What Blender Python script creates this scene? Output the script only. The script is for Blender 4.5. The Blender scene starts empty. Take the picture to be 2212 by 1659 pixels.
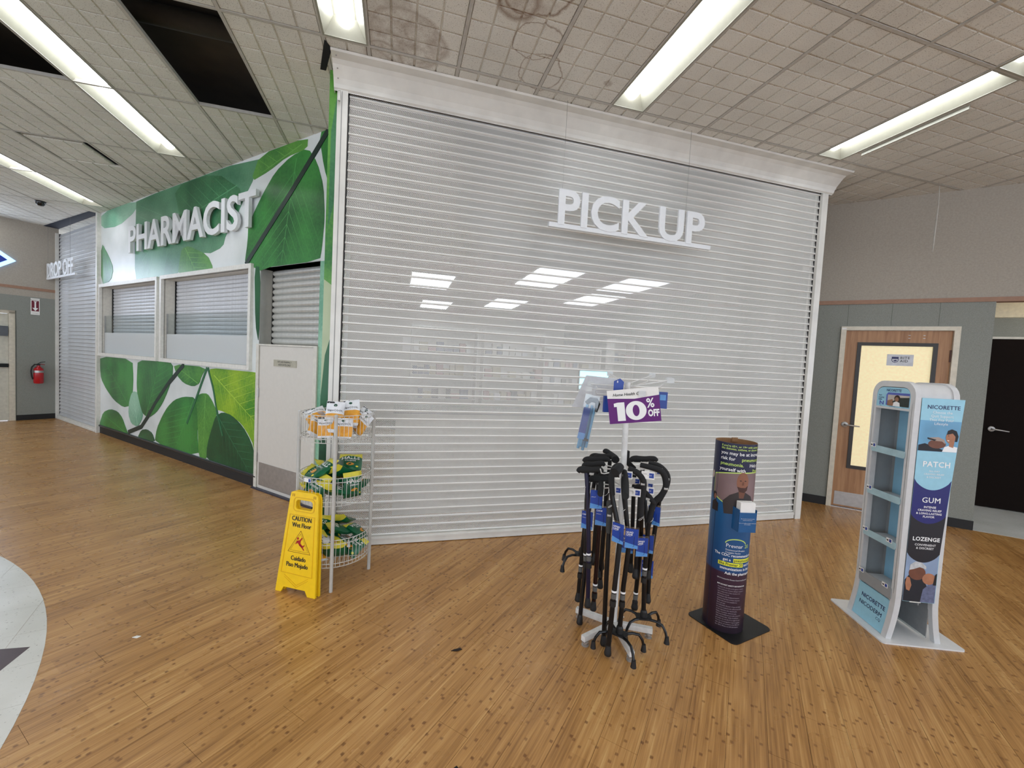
import bpy, bmesh, math, random
from math import sin, cos, pi, radians, sqrt, atan2
from mathutils import Vector, Matrix
random.seed(7)
SC = bpy.context.scene
COL = SC.collection
D = bpy.data

# ---------------------------------------------------------------- camera, world, exposure
CAM_H = 1.53
_f, _p, _r, _az = 893.6, radians(2.80), radians(-3.02), radians(15.56)
def _cam():
    fw = Vector((0, cos(_p), -sin(_p))); rt = Vector((1, 0, 0)); dn = Vector((0, -sin(_p), -cos(_p)))
    r2 = cos(_r)*rt + sin(_r)*dn; d2 = -sin(_r)*rt + cos(_r)*dn
    Rz = Matrix.Rotation(-_az, 3, 'Z')
    r2, d2, fw = Rz @ r2, Rz @ d2, Rz @ fw
    m = Matrix((( r2.x, -d2.x, -fw.x, 0), (r2.y, -d2.y, -fw.y, 0), (r2.z, -d2.z, -fw.z, CAM_H), (0, 0, 0, 1)))
    cd = D.cameras.new('camera'); cd.sensor_fit = 'HORIZONTAL'; cd.sensor_width = 36.0
    cd.lens = _f/2212*36.0; cd.clip_start = 0.05; cd.clip_end = 200
    o = D.objects.new('camera', cd); o.matrix_world = m; COL.objects.link(o); SC.camera = o
_cam()
W = D.worlds.new('world'); SC.world = W; W.use_nodes = True
bg = W.node_tree.nodes['Background']
bg.inputs[0].default_value = (0.80, 0.88, 1.0, 1); bg.inputs[1].default_value = 2.1
LAMP = 9.5            # strength of the fluorescent lenses
SC.view_settings.view_transform = 'Standard'; SC.view_settings.look = 'None'
SC.view_settings.gamma = 1; SC.view_settings.use_curve_mapping = False
SC.view_settings.exposure = 0.40

# ---------------------------------------------------------------- materials
def lin(c):
    return tuple(((x/255)/12.92 if x/255 <= 0.04045 else ((x/255+0.055)/1.055)**2.4) for x in c) + (1,)
class N:
    def __init__(s, name):
        s.mat = D.materials.new(name); s.mat.use_nodes = True
        s.nt = s.mat.node_tree; s.b = s.nt.nodes['Principled BSDF']; s.out = s.nt.nodes['Material Output']
    def node(s, t, **k):
        n = s.nt.nodes.new(t)
        for a, v in k.items(): setattr(n, a, v)
        return n
    def plug(s, inp, v):
        if isinstance(v, bpy.types.NodeSocket): s.nt.links.new(v, inp)
        else: inp.default_value = v
    def m(s, op, a, b=0.0, c=0.0, clamp=False):
        n = s.node('ShaderNodeMath', operation=op); n.use_clamp = clamp
        s.plug(n.inputs[0], a); s.plug(n.inputs[1], b); s.plug(n.inputs[2], c); return n.outputs[0]
    def pos(s): return s.node('ShaderNodeNewGeometry').outputs['Position']
    def objc(s): return s.node('ShaderNodeTexCoord').outputs['Object']
    def sep(s, v):
        n = s.node('ShaderNodeSeparateXYZ'); s.plug(n.inputs[0], v); return n.outputs
    def comb(s, x, y, z=0.0):
        n = s.node('ShaderNodeCombineXYZ'); s.plug(n.inputs[0], x); s.plug(n.inputs[1], y); s.plug(n.inputs[2], z); return n.outputs[0]
    def noise(s, v, scale=5, detail=2, rough=0.5, dist=0):
        n = s.node('ShaderNodeTexNoise'); s.plug(n.inputs['Vector'], v)
        n.inputs['Scale'].default_value = scale; n.inputs['Detail'].default_value = detail
        n.inputs['Roughness'].default_value = rough; n.inputs['Distortion'].default_value = dist
        return n.outputs['Fac']
    def white(s, v, dim='3D'):
        n = s.node('ShaderNodeTexWhiteNoise', noise_dimensions=dim); s.plug(n.inputs['Vector'], v); return n.outputs['Value']
    def ramp(s, f, stops, interp='LINEAR'):
        n = s.node('ShaderNodeValToRGB'); n.color_ramp.interpolation = interp; s.plug(n.inputs[0], f)
        e = n.color_ramp.elements
        while len(e) < len(stops): e.new(0.5)
        for i, (p, c) in enumerate(stops): e[i].position = p; e[i].color = c
        return n.outputs[0]
    def step(s, f, a, b):
        n = s.node('ShaderNodeMapRange'); s.plug(n.inputs[0], f)
        n.inputs[1].default_value = a; n.inputs[2].default_value = b; return n.outputs[0]
    def mix(s, f, a, b, mode='MIX'):
        n = s.node('ShaderNodeMix', data_type='RGBA', blend_type=mode)
        s.plug(n.inputs[0], f); s.plug(n.inputs[6], a); s.plug(n.inputs[7], b); return n.outputs[2]
    def bump(s, h, strength=0.2, dist=0.002):
        n = s.node('ShaderNodeBump'); n.inputs['Strength'].default_value = strength; n.inputs['Distance'].default_value = dist
        s.plug(n.inputs['Height'], h); s.nt.links.new(n.outputs[0], s.b.inputs['Normal'])
    def base(s, c): s.plug(s.b.inputs['Base Color'], c)
    def rough(s, v): s.plug(s.b.inputs['Roughness'], v)
MATS = {}
def mat(name, c, rough=0.5, metal=0.0, spec=0.5, var=0.06, scale=25):
    """plain painted / plastic / metal surface with a little procedural unevenness"""
    if name in MATS: return MATS[name]
    n = N(name); col = lin(c)
    if var > 0:
        f = n.noise(n.objc(), scale, 3)
        lo = tuple(max(0, x*(1-var*1.5)) for x in col[:3]) + (1,); hi = tuple(min(1, x*(1+var)) for x in col[:3]) + (1,)
        n.base(n.ramp(f, [(0.3, lo), (0.7, hi)]))
    else: n.base(col)
    n.rough(rough); n.b.inputs['Metallic'].default_value = metal; n.b.inputs['Specular IOR Level'].default_value = spec
    MATS[name] = n.mat; return n.mat
def emit(name, c, strength):
    if name in MATS: return MATS[name]
    n = N(name); n.base(lin(c)); n.b.inputs['Emission Color'].default_value = lin(c); n.b.inputs['Emission Strength'].default_value = strength
    MATS[name] = n.mat; return n.mat

# bamboo-look vinyl planks
def floor_material():
    n = N('bamboo_plank'); p = n.sep(n.pos())
    u = n.m('MULTIPLY', n.m('ADD', p[0], p[1]), 0.70711); w = n.m('MULTIPLY', n.m('SUBTRACT', p[0], p[1]), 0.70711)
    pk = n.m('FLOOR', n.m('DIVIDE', n.m('ADD', w, 0.9588+3.05), 0.1525))
    pr = n.white(n.comb(pk, n.m('FLOOR', n.m('DIVIDE', n.m('ADD', u, n.m('MULTIPLY', pk, -0.305)), 0.915)), 3.0))
    fine = n.noise(n.comb(n.m('MULTIPLY', u, 2.2), n.m('MULTIPLY', w, 130), pk), 1, 3, 0.6)
    mid = n.noise(n.comb(n.m('MULTIPLY', u, 3.0), n.m('MULTIPLY', w, 38), n.m('MULTIPLY', pk, 3.1)), 1, 2, 0.5)
    big = n.noise(n.pos(), 1.3, 2)
    f = n.m('ADD', n.m('ADD', n.m('MULTIPLY', fine, 0.55), n.m('MULTIPLY', mid, 0.45)), n.m('MULTIPLY', n.m('SUBTRACT', pr, 0.5), 0.10))
    col = n.ramp(f, [(0.28, lin((128, 88, 46))), (0.45, lin((170, 124, 70))), (0.55, lin((187, 140, 83))), (0.74, lin((214, 174, 114)))])
    sw = 0.0153
    sid = n.m('FLOOR', n.m('DIVIDE', w, sw))
    r1 = n.white(n.comb(sid, 1.0, 0.0))
    per = n.m('DIVIDE', n.m('ADD', u, n.m('MULTIPLY', r1, 5.0)), 0.19)
    cell = n.m('FLOOR', per); fr = n.m('FRACT', per)
    r2 = n.white(n.comb(sid, cell, 7.0))
    on = n.m('GREATER_THAN', r2, 0.42)
    wob = n.m('MULTIPLY', n.m('SUBTRACT', n.noise(n.comb(n.m('MULTIPLY', u, 60), n.m('MULTIPLY', w, 60), 0.0), 1, 2), 0.5), 0.06)
    dd = n.m('ABSOLUTE', n.m('ADD', n.m('SUBTRACT', fr, 0.5), wob))
    node = n.m('SUBTRACT', 1.0, n.step(dd, 0.020, 0.050), clamp=True)
    fw = n.m('ABSOLUTE', n.m('SUBTRACT', n.m('FRACT', n.m('DIVIDE', w, sw)), 0.5))
    node = n.m('MULTIPLY', node, n.m('SUBTRACT', 1.0, n.step(fw, 0.36, 0.48), clamp=True))
    node = n.m('MULTIPLY', n.m('MULTIPLY', node, on), n.m('ADD', 0.2, n.m('MULTIPLY', r2, 0.6)))
    col = n.mix(node, col, lin((106, 64, 30)))
    col = n.mix(n.m('MULTIPLY', n.step(big, 0.4, 0.7), 0.10), col, lin((150, 104, 60)))
    n.base(col)
    n.rough(n.m('ADD', 0.21, n.m('MULTIPLY', n.noise(n.pos(), 7, 3), 0.16)))
    n.b.inputs['Specular IOR Level'].default_value = 0.5
    n.bump(fine, 0.12, 0.001)
    return n.mat
M_FLOOR = floor_material()
def vct_material():
    n = N('white_vinyl_tile'); p = n.sep(n.pos())
    v = n.comb(n.m('MULTIPLY', n.m('ADD', p[0], p[1]), 45), n.m('MULTIPLY', n.m('SUBTRACT', p[0], p[1]), 110), 0.0)
    f = n.noise(v, 1, 1, 0.4); g = n.noise(n.pos(), 3, 3)
    c = n.mix(n.step(f, 0.70, 0.76), n.ramp(g, [(0.3, lin((206, 206, 200))), (0.7, lin((222, 222, 218)))]), lin((120, 116, 112)))
    n.base(c); n.rough(0.25); return n.mat
M_VCT = vct_material()
def tile_material():
    n = N('stained_mineral_fibre'); P = n.pos(); p = n.sep(P)
    sp = n.noise(P, 190, 2, 0.7); blot = n.noise(P, 2.0, 3)
    c = n.ramp(blot, [(0.3, lin((212, 210, 202))), (0.7, lin((228, 226, 218)))])
    c = n.mix(n.step(sp, 0.61, 0.68), c, lin((128, 118, 104)))
    nz = n.m('SUBTRACT', n.noise(P, 5, 4, 0.6), 0.5); nz2 = n.m('SUBTRACT', n.noise(P, 2.2, 2), 0.5)
    def dist(cx, cy):
        a = n.m('SUBTRACT', p[0], cx); b = n.m('SUBTRACT', p[1], cy)
        d = n.m('SQRT', n.m('ADD', n.m('MULTIPLY', a, a), n.m('MULTIPLY', b, b)))
        return n.m('ADD', d, n.m('ADD', n.m('MULTIPLY', nz, 0.10), n.m('MULTIPLY', nz2, 0.18)))
    tot = 0.0
    for cx, cy, r, wd, ri, fi in [(.0, 3.0, .25, .035, .5, .62), (-.2, 2.75, .20, .03, .3, .4), (.70, 2.32, .20, .018, .9, .35), (.80, 2.72, .15, .008, .75, .05), (.92, 2.98, .17, .008, .7, .05), (1.43, 2.93, .025, .02, .5, .5), (-.18, 3.2, .12, .03, .6, .4), (.62, 2.46, .10, .05, .8, .5)]:
        d = dist(cx, cy)
        ring = n.m('SUBTRACT', 1.0, n.m('DIVIDE', n.m('ABSOLUTE', n.m('SUBTRACT', d, r)), wd), clamp=True)
        fill = n.m('LESS_THAN', d, r)
        t = n.m('MAXIMUM', n.m('MULTIPLY', ring, ri), n.m('MULTIPLY', n.m('MULTIPLY', fill, fi), n.step(n.noise(P, 9, 4, 0.7), 0.35, 0.65)))
        tot = n.m('MAXIMUM', tot, t)
    c = n.mix(n.m('MULTIPLY', tot, 0.85), c, lin((118, 84, 52)))
    n.base(c); n.rough(0.95); n.bump(sp, 0.35, 0.002); return n.mat
M_TILE = tile_material()
def perforated():
    n = N('perforated_white_steel'); o = n.sep(n.objc())
    u = n.m('DIVIDE', o[0], 0.0130); v = n.m('DIVIDE', o[2], 0.0128)
    def hole(du, dv):
        a = n.m('MULTIPLY', n.m('SUBTRACT', n.m('FRACT', n.m('ADD', u, du)), 0.5), 0.0130)
        b = n.m('MULTIPLY', n.m('SUBTRACT', n.m('FRACT', n.m('ADD', v, dv)), 0.5), 0.0128)
        return n.m('SQRT', n.m('ADD', n.m('MULTIPLY', a, a), n.m('MULTIPLY', b, b)))
    d = n.m('MINIMUM', hole(0.0, 0.0), hole(0.5, 0.5))
    h = n.m('LESS_THAN', d, 0.0036)
    h = n.m('MULTIPLY', h, n.m('GREATER_THAN', o[2], 0.0165)); h = n.m('MULTIPLY', h, n.m('LESS_THAN', o[2], 0.0630))
    g = n.noise(n.comb(n.m('MULTIPLY', o[0], 3), n.m('MULTIPLY', o[2], 30), n.m('MULTIPLY', o[1], 30)), 1, 3)
    n.base(n.ramp(g, [(0.3, lin((226, 225, 219))), (0.7, lin((238, 237, 232)))])); n.rough(0.38)
    tr = n.node('ShaderNodeBsdfTransparent'); mx = n.node('ShaderNodeMixShader')
    n.plug(mx.inputs[0], h); n.nt.links.new(n.b.outputs[0], mx.inputs[1]); n.nt.links.new(tr.outputs[0], mx.inputs[2])
    n.nt.links.new(mx.outputs[0], n.out.inputs['Surface']); return n.mat
M_PERF = perforated()
def wood_material(name, a, b):
    n = N(name); o = n.sep(n.objc())
    f = n.noise(n.comb(n.m('MULTIPLY', o[0], 30), n.m('MULTIPLY', o[1], 30), n.m('MULTIPLY', o[2], 1.6)), 1, 4, 0.6, 0.5)
    n.base(n.ramp(f, [(0.3, lin(a)), (0.7, lin(b))])); n.rough(0.45); return n.mat
M_WOOD = wood_material('oak_veneer', (146, 102, 66), (182, 138, 98))
def fabric_material(name, a, b, sc=160):
    n = N(name); f = n.noise(n.pos(), sc, 2, 0.6); g = n.noise(n.pos(), 2, 2)
    c = n.ramp(f, [(0.3, lin(a)), (0.7, lin(b))]); n.base(c); n.rough(0.9); n.bump(f, 0.3, 0.002); return n.mat
M_GREYWALL = fabric_material('grey_green_wallcovering', (128, 131, 124), (150, 152, 145))
M_TAUPE = fabric_material('taupe_wall_paint', (164, 156, 144), (174, 166, 154), 60)
def mural_material(name, dark, light, sc=9):
    n = N(name); o = n.objc(); f = n.noise(o, 1.6, 2); g = n.noise(o, sc*4, 3, 0.6); s = n.sep(o)
    t = n.m('ADD', n.m('MULTIPLY', f, 0.75), n.m('MULTIPLY', g, 0.25))
    n.base(n.ramp(t, [(0.38, lin(dark)), (0.60, lin(light))])); n.rough(0.30); return n.mat
def frosted():
    n = N('frosted_film_glass'); n.base(lin((222, 226, 226))); n.rough(0.5)
    tr = n.node('ShaderNodeBsdfTransparent'); mx = n.node('ShaderNodeMixShader'); mx.inputs[0].default_value = 0.38
    n.nt.links.new(n.b.outputs[0], mx.inputs[1]); n.nt.links.new(tr.outputs[0], mx.inputs[2])
    n.nt.links.new(mx.outputs[0], n.out.inputs['Surface']); return n.mat
def clear():
    n = N('clear_acrylic'); tr = n.node('ShaderNodeBsdfTransparent'); tr.inputs[0].default_value = (.93, .95, .95, 1)
    gl = n.node('ShaderNodeBsdfGlossy'); gl.inputs['Roughness'].default_value = 0.05
    mx = n.node('ShaderNodeMixShader'); mx.inputs[0].default_value = 0.09
    n.nt.links.new(tr.outputs[0], mx.inputs[1]); n.nt.links.new(gl.outputs[0], mx.inputs[2])
    n.nt.links.new(mx.outputs[0], n.out.inputs['Surface']); return n.mat
M_FROST, M_CLEAR = frosted(), clear()
M_WHITE = mat('white_paint', (224, 222, 215), 0.4)
M_WHITE2 = mat('off_white_paint', (214, 210, 200), 0.5)
M_STEELW = mat('white_powder_coat', (222, 220, 213), 0.33, scale=6)
M_ALU = mat('brushed_aluminium', (170, 168, 165), 0.35, 0.85)
M_STEEL = mat('satin_steel', (176, 173, 170), 0.36, 0.75)
M_BLACK = mat('black_rubber', (18, 18, 19), 0.55)
M_BLKMET = mat('black_anodised_metal', (16, 16, 18), 0.3, 0.3)
M_FOAM = mat('black_foam', (26, 26, 27), 0.85)
M_DARK = mat('gap_shade', (14, 14, 15), 0.9)
M_GREY = mat('light_grey_plastic', (186, 186, 186), 0.42)
M_GREYW = mat('grey_coated_wire', (206, 204, 198), 0.35)
M_TEXTW = mat('white_print', (240, 240, 240), 0.5, var=0)
M_TEXTB = mat('black_print', (16, 16, 18), 0.5, var=0)
M_PURPLE = mat('purple_print', (92, 0, 110), 0.45, var=0.02)
M_PAPER = mat('white_card', (236, 234, 230), 0.6, var=0.02)
M_NAVY = mat('navy_print', (10, 14, 84), 0.4, var=0.02)
M_BLUEC = mat('blue_card', (24, 62, 150), 0.3, var=0.1, scale=12)
M_LBLUE = mat('pale_blue_print', (152, 204, 224), 0.45, var=0.03)

# ---------------------------------------------------------------- mesh helpers
class MB:
    def __init__(s): s.v, s.f, s.m, s.mats = [], [], [], []
    def mi(s, m):
        if m not in s.mats: s.mats.append(m)
        return s.mats.index(m)
    def add(s, v, f, m, T=None):
        k = len(s.v); i = s.mi(m)
        s.v += [tuple(T @ Vector(p)) if T is not None else tuple(p) for p in v]
        s.f += [tuple(k+j for j in q) for q in f]; s.m += [i]*len(f); return s
    def box(s, x0, x1, y0, y1, z0, z1, m, T=None):
        v = [(x0,y0,z0),(x1,y0,z0),(x1,y1,z0),(x0,y1,z0),(x0,y0,z1),(x1,y0,z1),(x1,y1,z1),(x0,y1,z1)]
        return s.add(v, [(0,3,2,1),(4,5,6,7),(0,1,5,4),(1,2,6,5),(2,3,7,6),(3,0,4,7)], m, T)
    def ext(s, poly, a, b, m, ax='y', T=None):
        """polygon extruded along an axis: ax y -> poly is (x,z); z -> (x,y); x -> (y,z)"""
        P = {'y': lambda p, t: (p[0], t, p[1]), 'z': lambda p, t: (p[0], p[1], t), 'x': lambda p, t: (t, p[0], p[1])}[ax]
        n = len(poly); v = [P(p, a) for p in poly] + [P(p, b) for p in poly]
        f = [tuple(range(n)), tuple(range(2*n-1, n-1, -1))] + [(i, n+i, n+(i+1) % n, (i+1) % n) for i in range(n)]
        return s.add(v, f, m, T)
    def tube(s, pts, r, m, n=8, closed=False, T=None, flat=1.0):
        pts = [Vector(p) for p in pts]; L = len(pts); rs = r if isinstance(r, (list, tuple)) else [r]*L
        v, f = [], []; up = None
        for i, p in enumerate(pts):
            if closed: t = pts[(i+1) % L]-pts[i-1]
            else: t = pts[min(i+1, L-1)]-pts[max(i-1, 0)]
            t.normalize()
            if up is None:
                up = Vector((0, 0, 1)) if abs(t.z) < 0.9 else Vector((1, 0, 0))
            up = (up - t*up.dot(t)).normalized(); b = t.cross(up)
            for k in range(n):
                a = 2*pi*k/n; v.append(p + (up*cos(a)*flat + b*sin(a))*rs[i])
        R = L if closed else L-1
        for i in range(R):
            for k in range(n):
                a, b2 = i*n+k, i*n+(k+1) % n; c, d = ((i+1) % L)*n+(k+1) % n, ((i+1) % L)*n+k
                f.append((a, b2, c, d))
        if not closed: f += [tuple(range(n-1, -1, -1)), tuple((L-1)*n+k for k in range(n))]
        return s.add(v, f, m, T)
    def lathe(s, prof, m, n=20, T=None, sx=1.0, sy=1.0):
        v = [(r*cos(2*pi*k/n)*sx, r*sin(2*pi*k/n)*sy, z) for r, z in prof for k in range(n)]
        f = [(i*n+k, i*n+(k+1) % n, (i+1)*n+(k+1) % n, (i+1)*n+k) for i in range(len(prof)-1) for k in range(n)]
        if prof[0][0] > 1e-6: f.append(tuple(range(n-1, -1, -1)))
        if prof[-1][0] > 1e-6: f.append(tuple((len(prof)-1)*n+k for k in range(n)))
        return s.add(v, f, m, T)
    def mesh(s, name):
        me = D.meshes.new(name); me.from_pydata(s.v, [], s.f)
        for m in s.mats: me.materials.append(m)
        for i, p in enumerate(me.polygons): p.material_index = s.m[i]
        me.update(); return me
def finish(me, smooth):
    if smooth:
        bm = bmesh.new(); bm.from_mesh(me)
        bmesh.ops.remove_doubles(bm, verts=bm.verts, dist=1e-6)
        for e in bm.edges: e.smooth = not (len(e.link_faces) == 2 and e.calc_face_angle(0) > radians(38))
        for f in bm.faces: f.smooth = True
        bm.to_mesh(me); bm.free()
    return me
def obj(name, mb, parent=None, smooth=False, loc=None, rz=0, label=None, M=None):
    me = mb if isinstance(mb, bpy.types.Mesh) else finish(mb.mesh(name), smooth)
    o = D.objects.new(name, me); COL.objects.link(o)
    if loc is not None: o.location = loc
    if rz: o.rotation_euler = (0, 0, rz)
    if M is not None: o.matrix_local = M
    if parent is not None: o.parent = parent
    if label: o['label'] = label
    return o
def tag(o, label, cat, group=None):
    o['label'] = label; o['category'] = cat
    if group: o['group'] = group
    return o
def thing(name, label, cat, loc=(0, 0, 0), rz=0, group=None):
    o = D.objects.new(name, None); COL.objects.link(o); o.location = loc; o.rotation_euler = (0, 0, rz)
    o.empty_display_size = 0.1
    return tag(o, label, cat, group)
def struct(name, mb, parent=None, loc=None, rz=0):
    if mb is None:
        o = D.objects.new(name, None); COL.objects.link(o)
        if loc: o.location = loc
        o.rotation_euler = (0, 0, rz)
    else: o = obj(name, mb, parent, loc=loc, rz=rz)
    if parent is not None: o.parent = parent
    else: o['kind'] = 'structure'
    return o
def T3(loc=(0, 0, 0), rot=(0, 0, 0), sc=(1, 1, 1)):
    from mathutils import Euler
    return Matrix.Translation(loc) @ Euler(rot, 'XYZ').to_matrix().to_4x4() @ Matrix.Diagonal((*sc, 1))

# curve based shapes: text and outlines with holes, returned as raw geometry in (x, z), facing -y
_dg = None
def _curve_geo(cu):
    o = D.objects.new('tmp', cu); COL.objects.link(o)
    dg = bpy.context.evaluated_depsgraph_get(); dg.update()
    me = D.meshes.new_from_object(o.evaluated_get(dg))
    v = [tuple(p.co) for p in me.vertices]; f = [tuple(p.vertices) for p in me.polygons]
    D.objects.remove(o); D.curves.remove(cu); D.meshes.remove(me); return v, f
_tc = {}
def text_geo(s, size, t=0.0, bold=0.0, sx=1.0, align='LEFT', shear=0.0, space=1.0, res=2, line=1.0):
    """returns verts (x, y, z) with the face at y=0 looking to -y, thickness going to +y"""
    k = (s, size, t, bold, sx, align, shear, space, res, line)
    if k in _tc: return _tc[k]
    c = D.curves.new('tmp', 'FONT'); c.body = s; c.size = size; c.extrude = t/2; c.offset = bold*size
    c.align_x = align; c.shear = shear; c.space_character = space; c.resolution_u = res; c.space_line = line
    v, f = _curve_geo(c)
    v = [(x*sx, -z + t/2, y) for x, y, z in v]
    _tc[k] = (v, f); return _tc[k]
def text(mb, s, size, m, x, y, z, t=0.0, T=None, wrap=None, **k):
    if t == 0 and 'M' in s and k.get('bold', 0) > 0:      # thicken by repeated strikes
        b = k.pop('bold')*size*.9
        for q in (-b, 0): text(mb, s, size, m, x+q, y-(b+q)*.05, z, t, T, wrap, **k)
        x += b; y -= b*.1
    v, f = text_geo(s, size, t, **k)
    v = [(a+x, b+y, c+z) for a, b, c in v]
    if wrap: v = [wrap(p) for p in v]
    mb.add(v, f, m, T); return mb
def outline_geo(loops, t):
    c = D.curves.new('tmp', 'CURVE'); c.dimensions = '2D'; c.fill_mode = 'BOTH'; c.extrude = t/2
    for lp in loops:
        sp = c.splines.new('POLY'); sp.points.add(len(lp)-1); sp.use_cyclic_u = True
        for i, p in enumerate(lp): sp.points[i].co = (p[0], p[1], 0, 1)
    v, f = _curve_geo(c)
    return [(x, -z + t/2, y) for x, y, z in v], f
def rrect(x0, x1, z0, z1, r, n=5, bot=True):
    out = []
    cs = [(x1-r, z1-r, 0), (x0+r, z1-r, 90)] + ([(x0+r, z0+r, 180), (x1-r, z0+r, 270)] if bot else [])
    for cx, cz, a0 in cs:
        for i in range(n+1):
            a = radians(a0+90*i/n); out.append((cx+r*cos(a), cz+r*sin(a)))
    if not bot: out += [(x0, z0), (x1, z0)]
    return out
def ell(cx, cz, rx, rz, n=20, a0=0, a1=360):
    return [(cx+rx*cos(radians(a0+(a1-a0)*i/n)), cz+rz*sin(radians(a0+(a1-a0)*i/n))) for i in range(n)]
def flat(mb, poly, y, m, T=None, wrap=None):
    """print: a flat polygon in (x,z) at depth y facing -y"""
    v = [(p[0], y, p[1]) for p in poly]
    if wrap: v = [wrap(p) for p in v]
    mb.add(v, [tuple(range(len(v)))], m, T); return mb

# ---------------------------------------------------------------- frames of the place
TH = radians(44.46)
NC = Vector((cos(TH), sin(TH), 0)); TC = Vector((sin(TH), -cos(TH), 0))
P0 = Vector((-1.4902, 5.1668, 0)); P1 = Vector((4.943, 3.993, 0)); P2 = P0 + TC*(-6.95)
RZ_A = atan2(TC.y, TC.x)          # angled (mural) wall and right wall:  local x = along, y = into the wall
RZ_L = atan2(NC.y, NC.x)          # left wall: local x = towards the corner, y = into the wall
CEIL = 3.657
YP = 3.475                        # plane of the pick-up shutter

# ---------------------------------------------------------------- floor
FL = struct('floor', MB().box(-12, 11, -9, 14, -0.06, -0.0022, mat('floor_joint', (70, 46, 26), 0.8)))
CC = Vector((-4.848, 0.740)); CR = 3.669            # round inlay of white tiles on the left
S2 = sqrt(0.5)
def clip(poly, inside, cut):
    out = []
    for i in range(len(poly)):
        a, b = poly[i-1], poly[i]; ia, ib = inside(a), inside(b)
        if ib:
            if not ia: out.append(cut(a, b))
            out.append(b)
        elif ia: out.append(cut(a, b))
    return out
def halfplane(poly, n, d):        # keep n.p <= d
    f = lambda p: n[0]*p[0]+n[1]*p[1]-d
    def cut(a, b):
        t = f(a)/(f(a)-f(b)); return (a[0]+(b[0]-a[0])*t, a[1]+(b[1]-a[1])*t)
    return clip(poly, lambda p: f(p) <= 0, cut)
_planks = []
SEAM_N = TC                        # past the right-hand recess the floor is white tile
for k in range(-84, 48):
    w = -0.9588 + 0.1525*k - 0.076
    uo = 1.367 + 0.305*((k) % 3) if False else 1.047 + 0.305*((k+1) % 3)
    for j in range(-12, 16):
        u0 = uo + 0.915*j; u1 = u0+0.915; g = 0.0006
        q = [(u0+g, w+g), (u1-g, w+g), (u1-g, w+0.1525-g), (u0+g, w+0.1525-g)]
        q = [((u+ww)*S2, (u-ww)*S2) for u, ww in q]
        cx = sum(p[0] for p in q)/4; cy = sum(p[1] for p in q)/4
        if cx < -11.5 or cx > 9.5 or cy < -7 or cy > 12.5: continue
        if all((Vector(p)-CC).length < CR-0.05 for p in q): continue
        q = halfplane(q, (NC.x, NC.y), P1.x*NC.x+P1.y*NC.y + 0.02)     # right wall line
        if len(q) < 3: continue
        # hidden under the pharmacy
        if cy > YP+0.3 and cx > -0.5 and (cx*NC.x+cy*NC.y) < P1.dot(NC)-0.1 and cx*NC.x+cy*NC.y > P0.dot(NC)+0.3: pass
        fwd = cx*sin(_az)+cy*cos(_az); lat = cx*cos(_az)-cy*sin(_az)
        vis = fwd > 0.9 and abs(lat) < fwd*1.28+0.2
        behind = (cx*NC.x+cy*NC.y > P0.dot(NC)+0.25) and cy > YP+0.1 and (cx < P1.x) 
        _planks.append((0 if vis and not behind else 1, sqrt(cx*cx+cy*cy), q))
_planks.sort(key=lambda t: (t[0], t[1]))
rest = MB(); cnt = 0; _pm = {}
for vis, dist, q in _planks:
    c = [sum(p[0] for p in q)/len(q), sum(p[1] for p in q)/len(q)]
    if cnt < 300 and not vis:
        key = tuple((round(p[0]-c[0], 4), round(p[1]-c[1], 4)) for p in q)
        if key not in _pm:
            mb = MB(); z = -0.0004
            mb.ext([(p[0]-c[0], p[1]-c[1]) for p in q][::-1], -0.0022, 0.0, M_FLOOR, 'z'); _pm[key] = mb.mesh('floor_plank')
        o = obj('floor_plank', _pm[key], FL, loc=(c[0], c[1], random.uniform(-0.0002, 0)))
        cnt += 1
    else: rest.ext([tuple(p) for p in q][::-1], -0.0022, 0.0, M_FLOOR, 'z')
o = obj('plank_field', rest, FL); o['kind'] = 'stuff'
# white vinyl tiles of the round inlay (30.5 cm), clipped to the circle, lying a hair above the planks
circ = [(CC.x+CR*cos(2*pi*i/160), CC.y+CR*sin(2*pi*i/160)) for i in range(160)]
def in_circle(poly):
    out = poly
    near = [i for i in range(160) if min((Vector(circ[i])-Vector(p)).length for p in poly) < 0.6]
    for i in near:
        a = 2*pi*(i+0.5)/160; nrm = (cos(a), sin(a)); dd = CC.x*nrm[0]+CC.y*nrm[1] + CR*cos(pi/160)
        out = halfplane(out, nrm, dd)
        if len(out) < 3: return []
    return out
tilefar = MB(); nt = 0
TA = radians(18)
for i in range(-14, 14):
    for j in range(-14, 14):
        s = 0.305; g = 0.0006
        q = [(CC.x+0.1+(i*s+a)*cos(TA)-(j*s+b)*sin(TA), CC.y+(i*s+a)*sin(TA)+(j*s+b)*cos(TA)) for a, b in ((g, g), (s-g, g), (s-g, s-g), (g, s-g))]
        if all((Vector(p)-CC).length > CR for p in q): continue
        q2 = in_circle(q)
        if len(q2) < 3: continue
        cx, cy = sum(p[0] for p in q)/4, sum(p[1] for p in q)/4
        fwd = cx*sin(_az)+cy*cos(_az); lat = cx*cos(_az)-cy*sin(_az)
        if fwd > 0.5 and abs(lat) < fwd*1.4+0.3:
            mb = MB().ext([(p[0]-cx, p[1]-cy) for p in q2][::-1], 0.0, 0.0014, M_VCT, 'z')
            obj('floor_tile', mb, FL, loc=(cx, cy, 0)); nt += 1
        else: tilefar.ext(q2[::-1], 0.0, 0.0014, M_VCT, 'z')
o = obj('tile_field', tilefar, FL); o['kind'] = 'stuff'
M_MAROON = mat('maroon_vinyl', (62, 40, 46), 0.3)
star = [(-1.704, 2.532), (-1.825-0.6, 2.539+0.03), (-2.75, 1.73), (-1.98, 2.15)]
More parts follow.
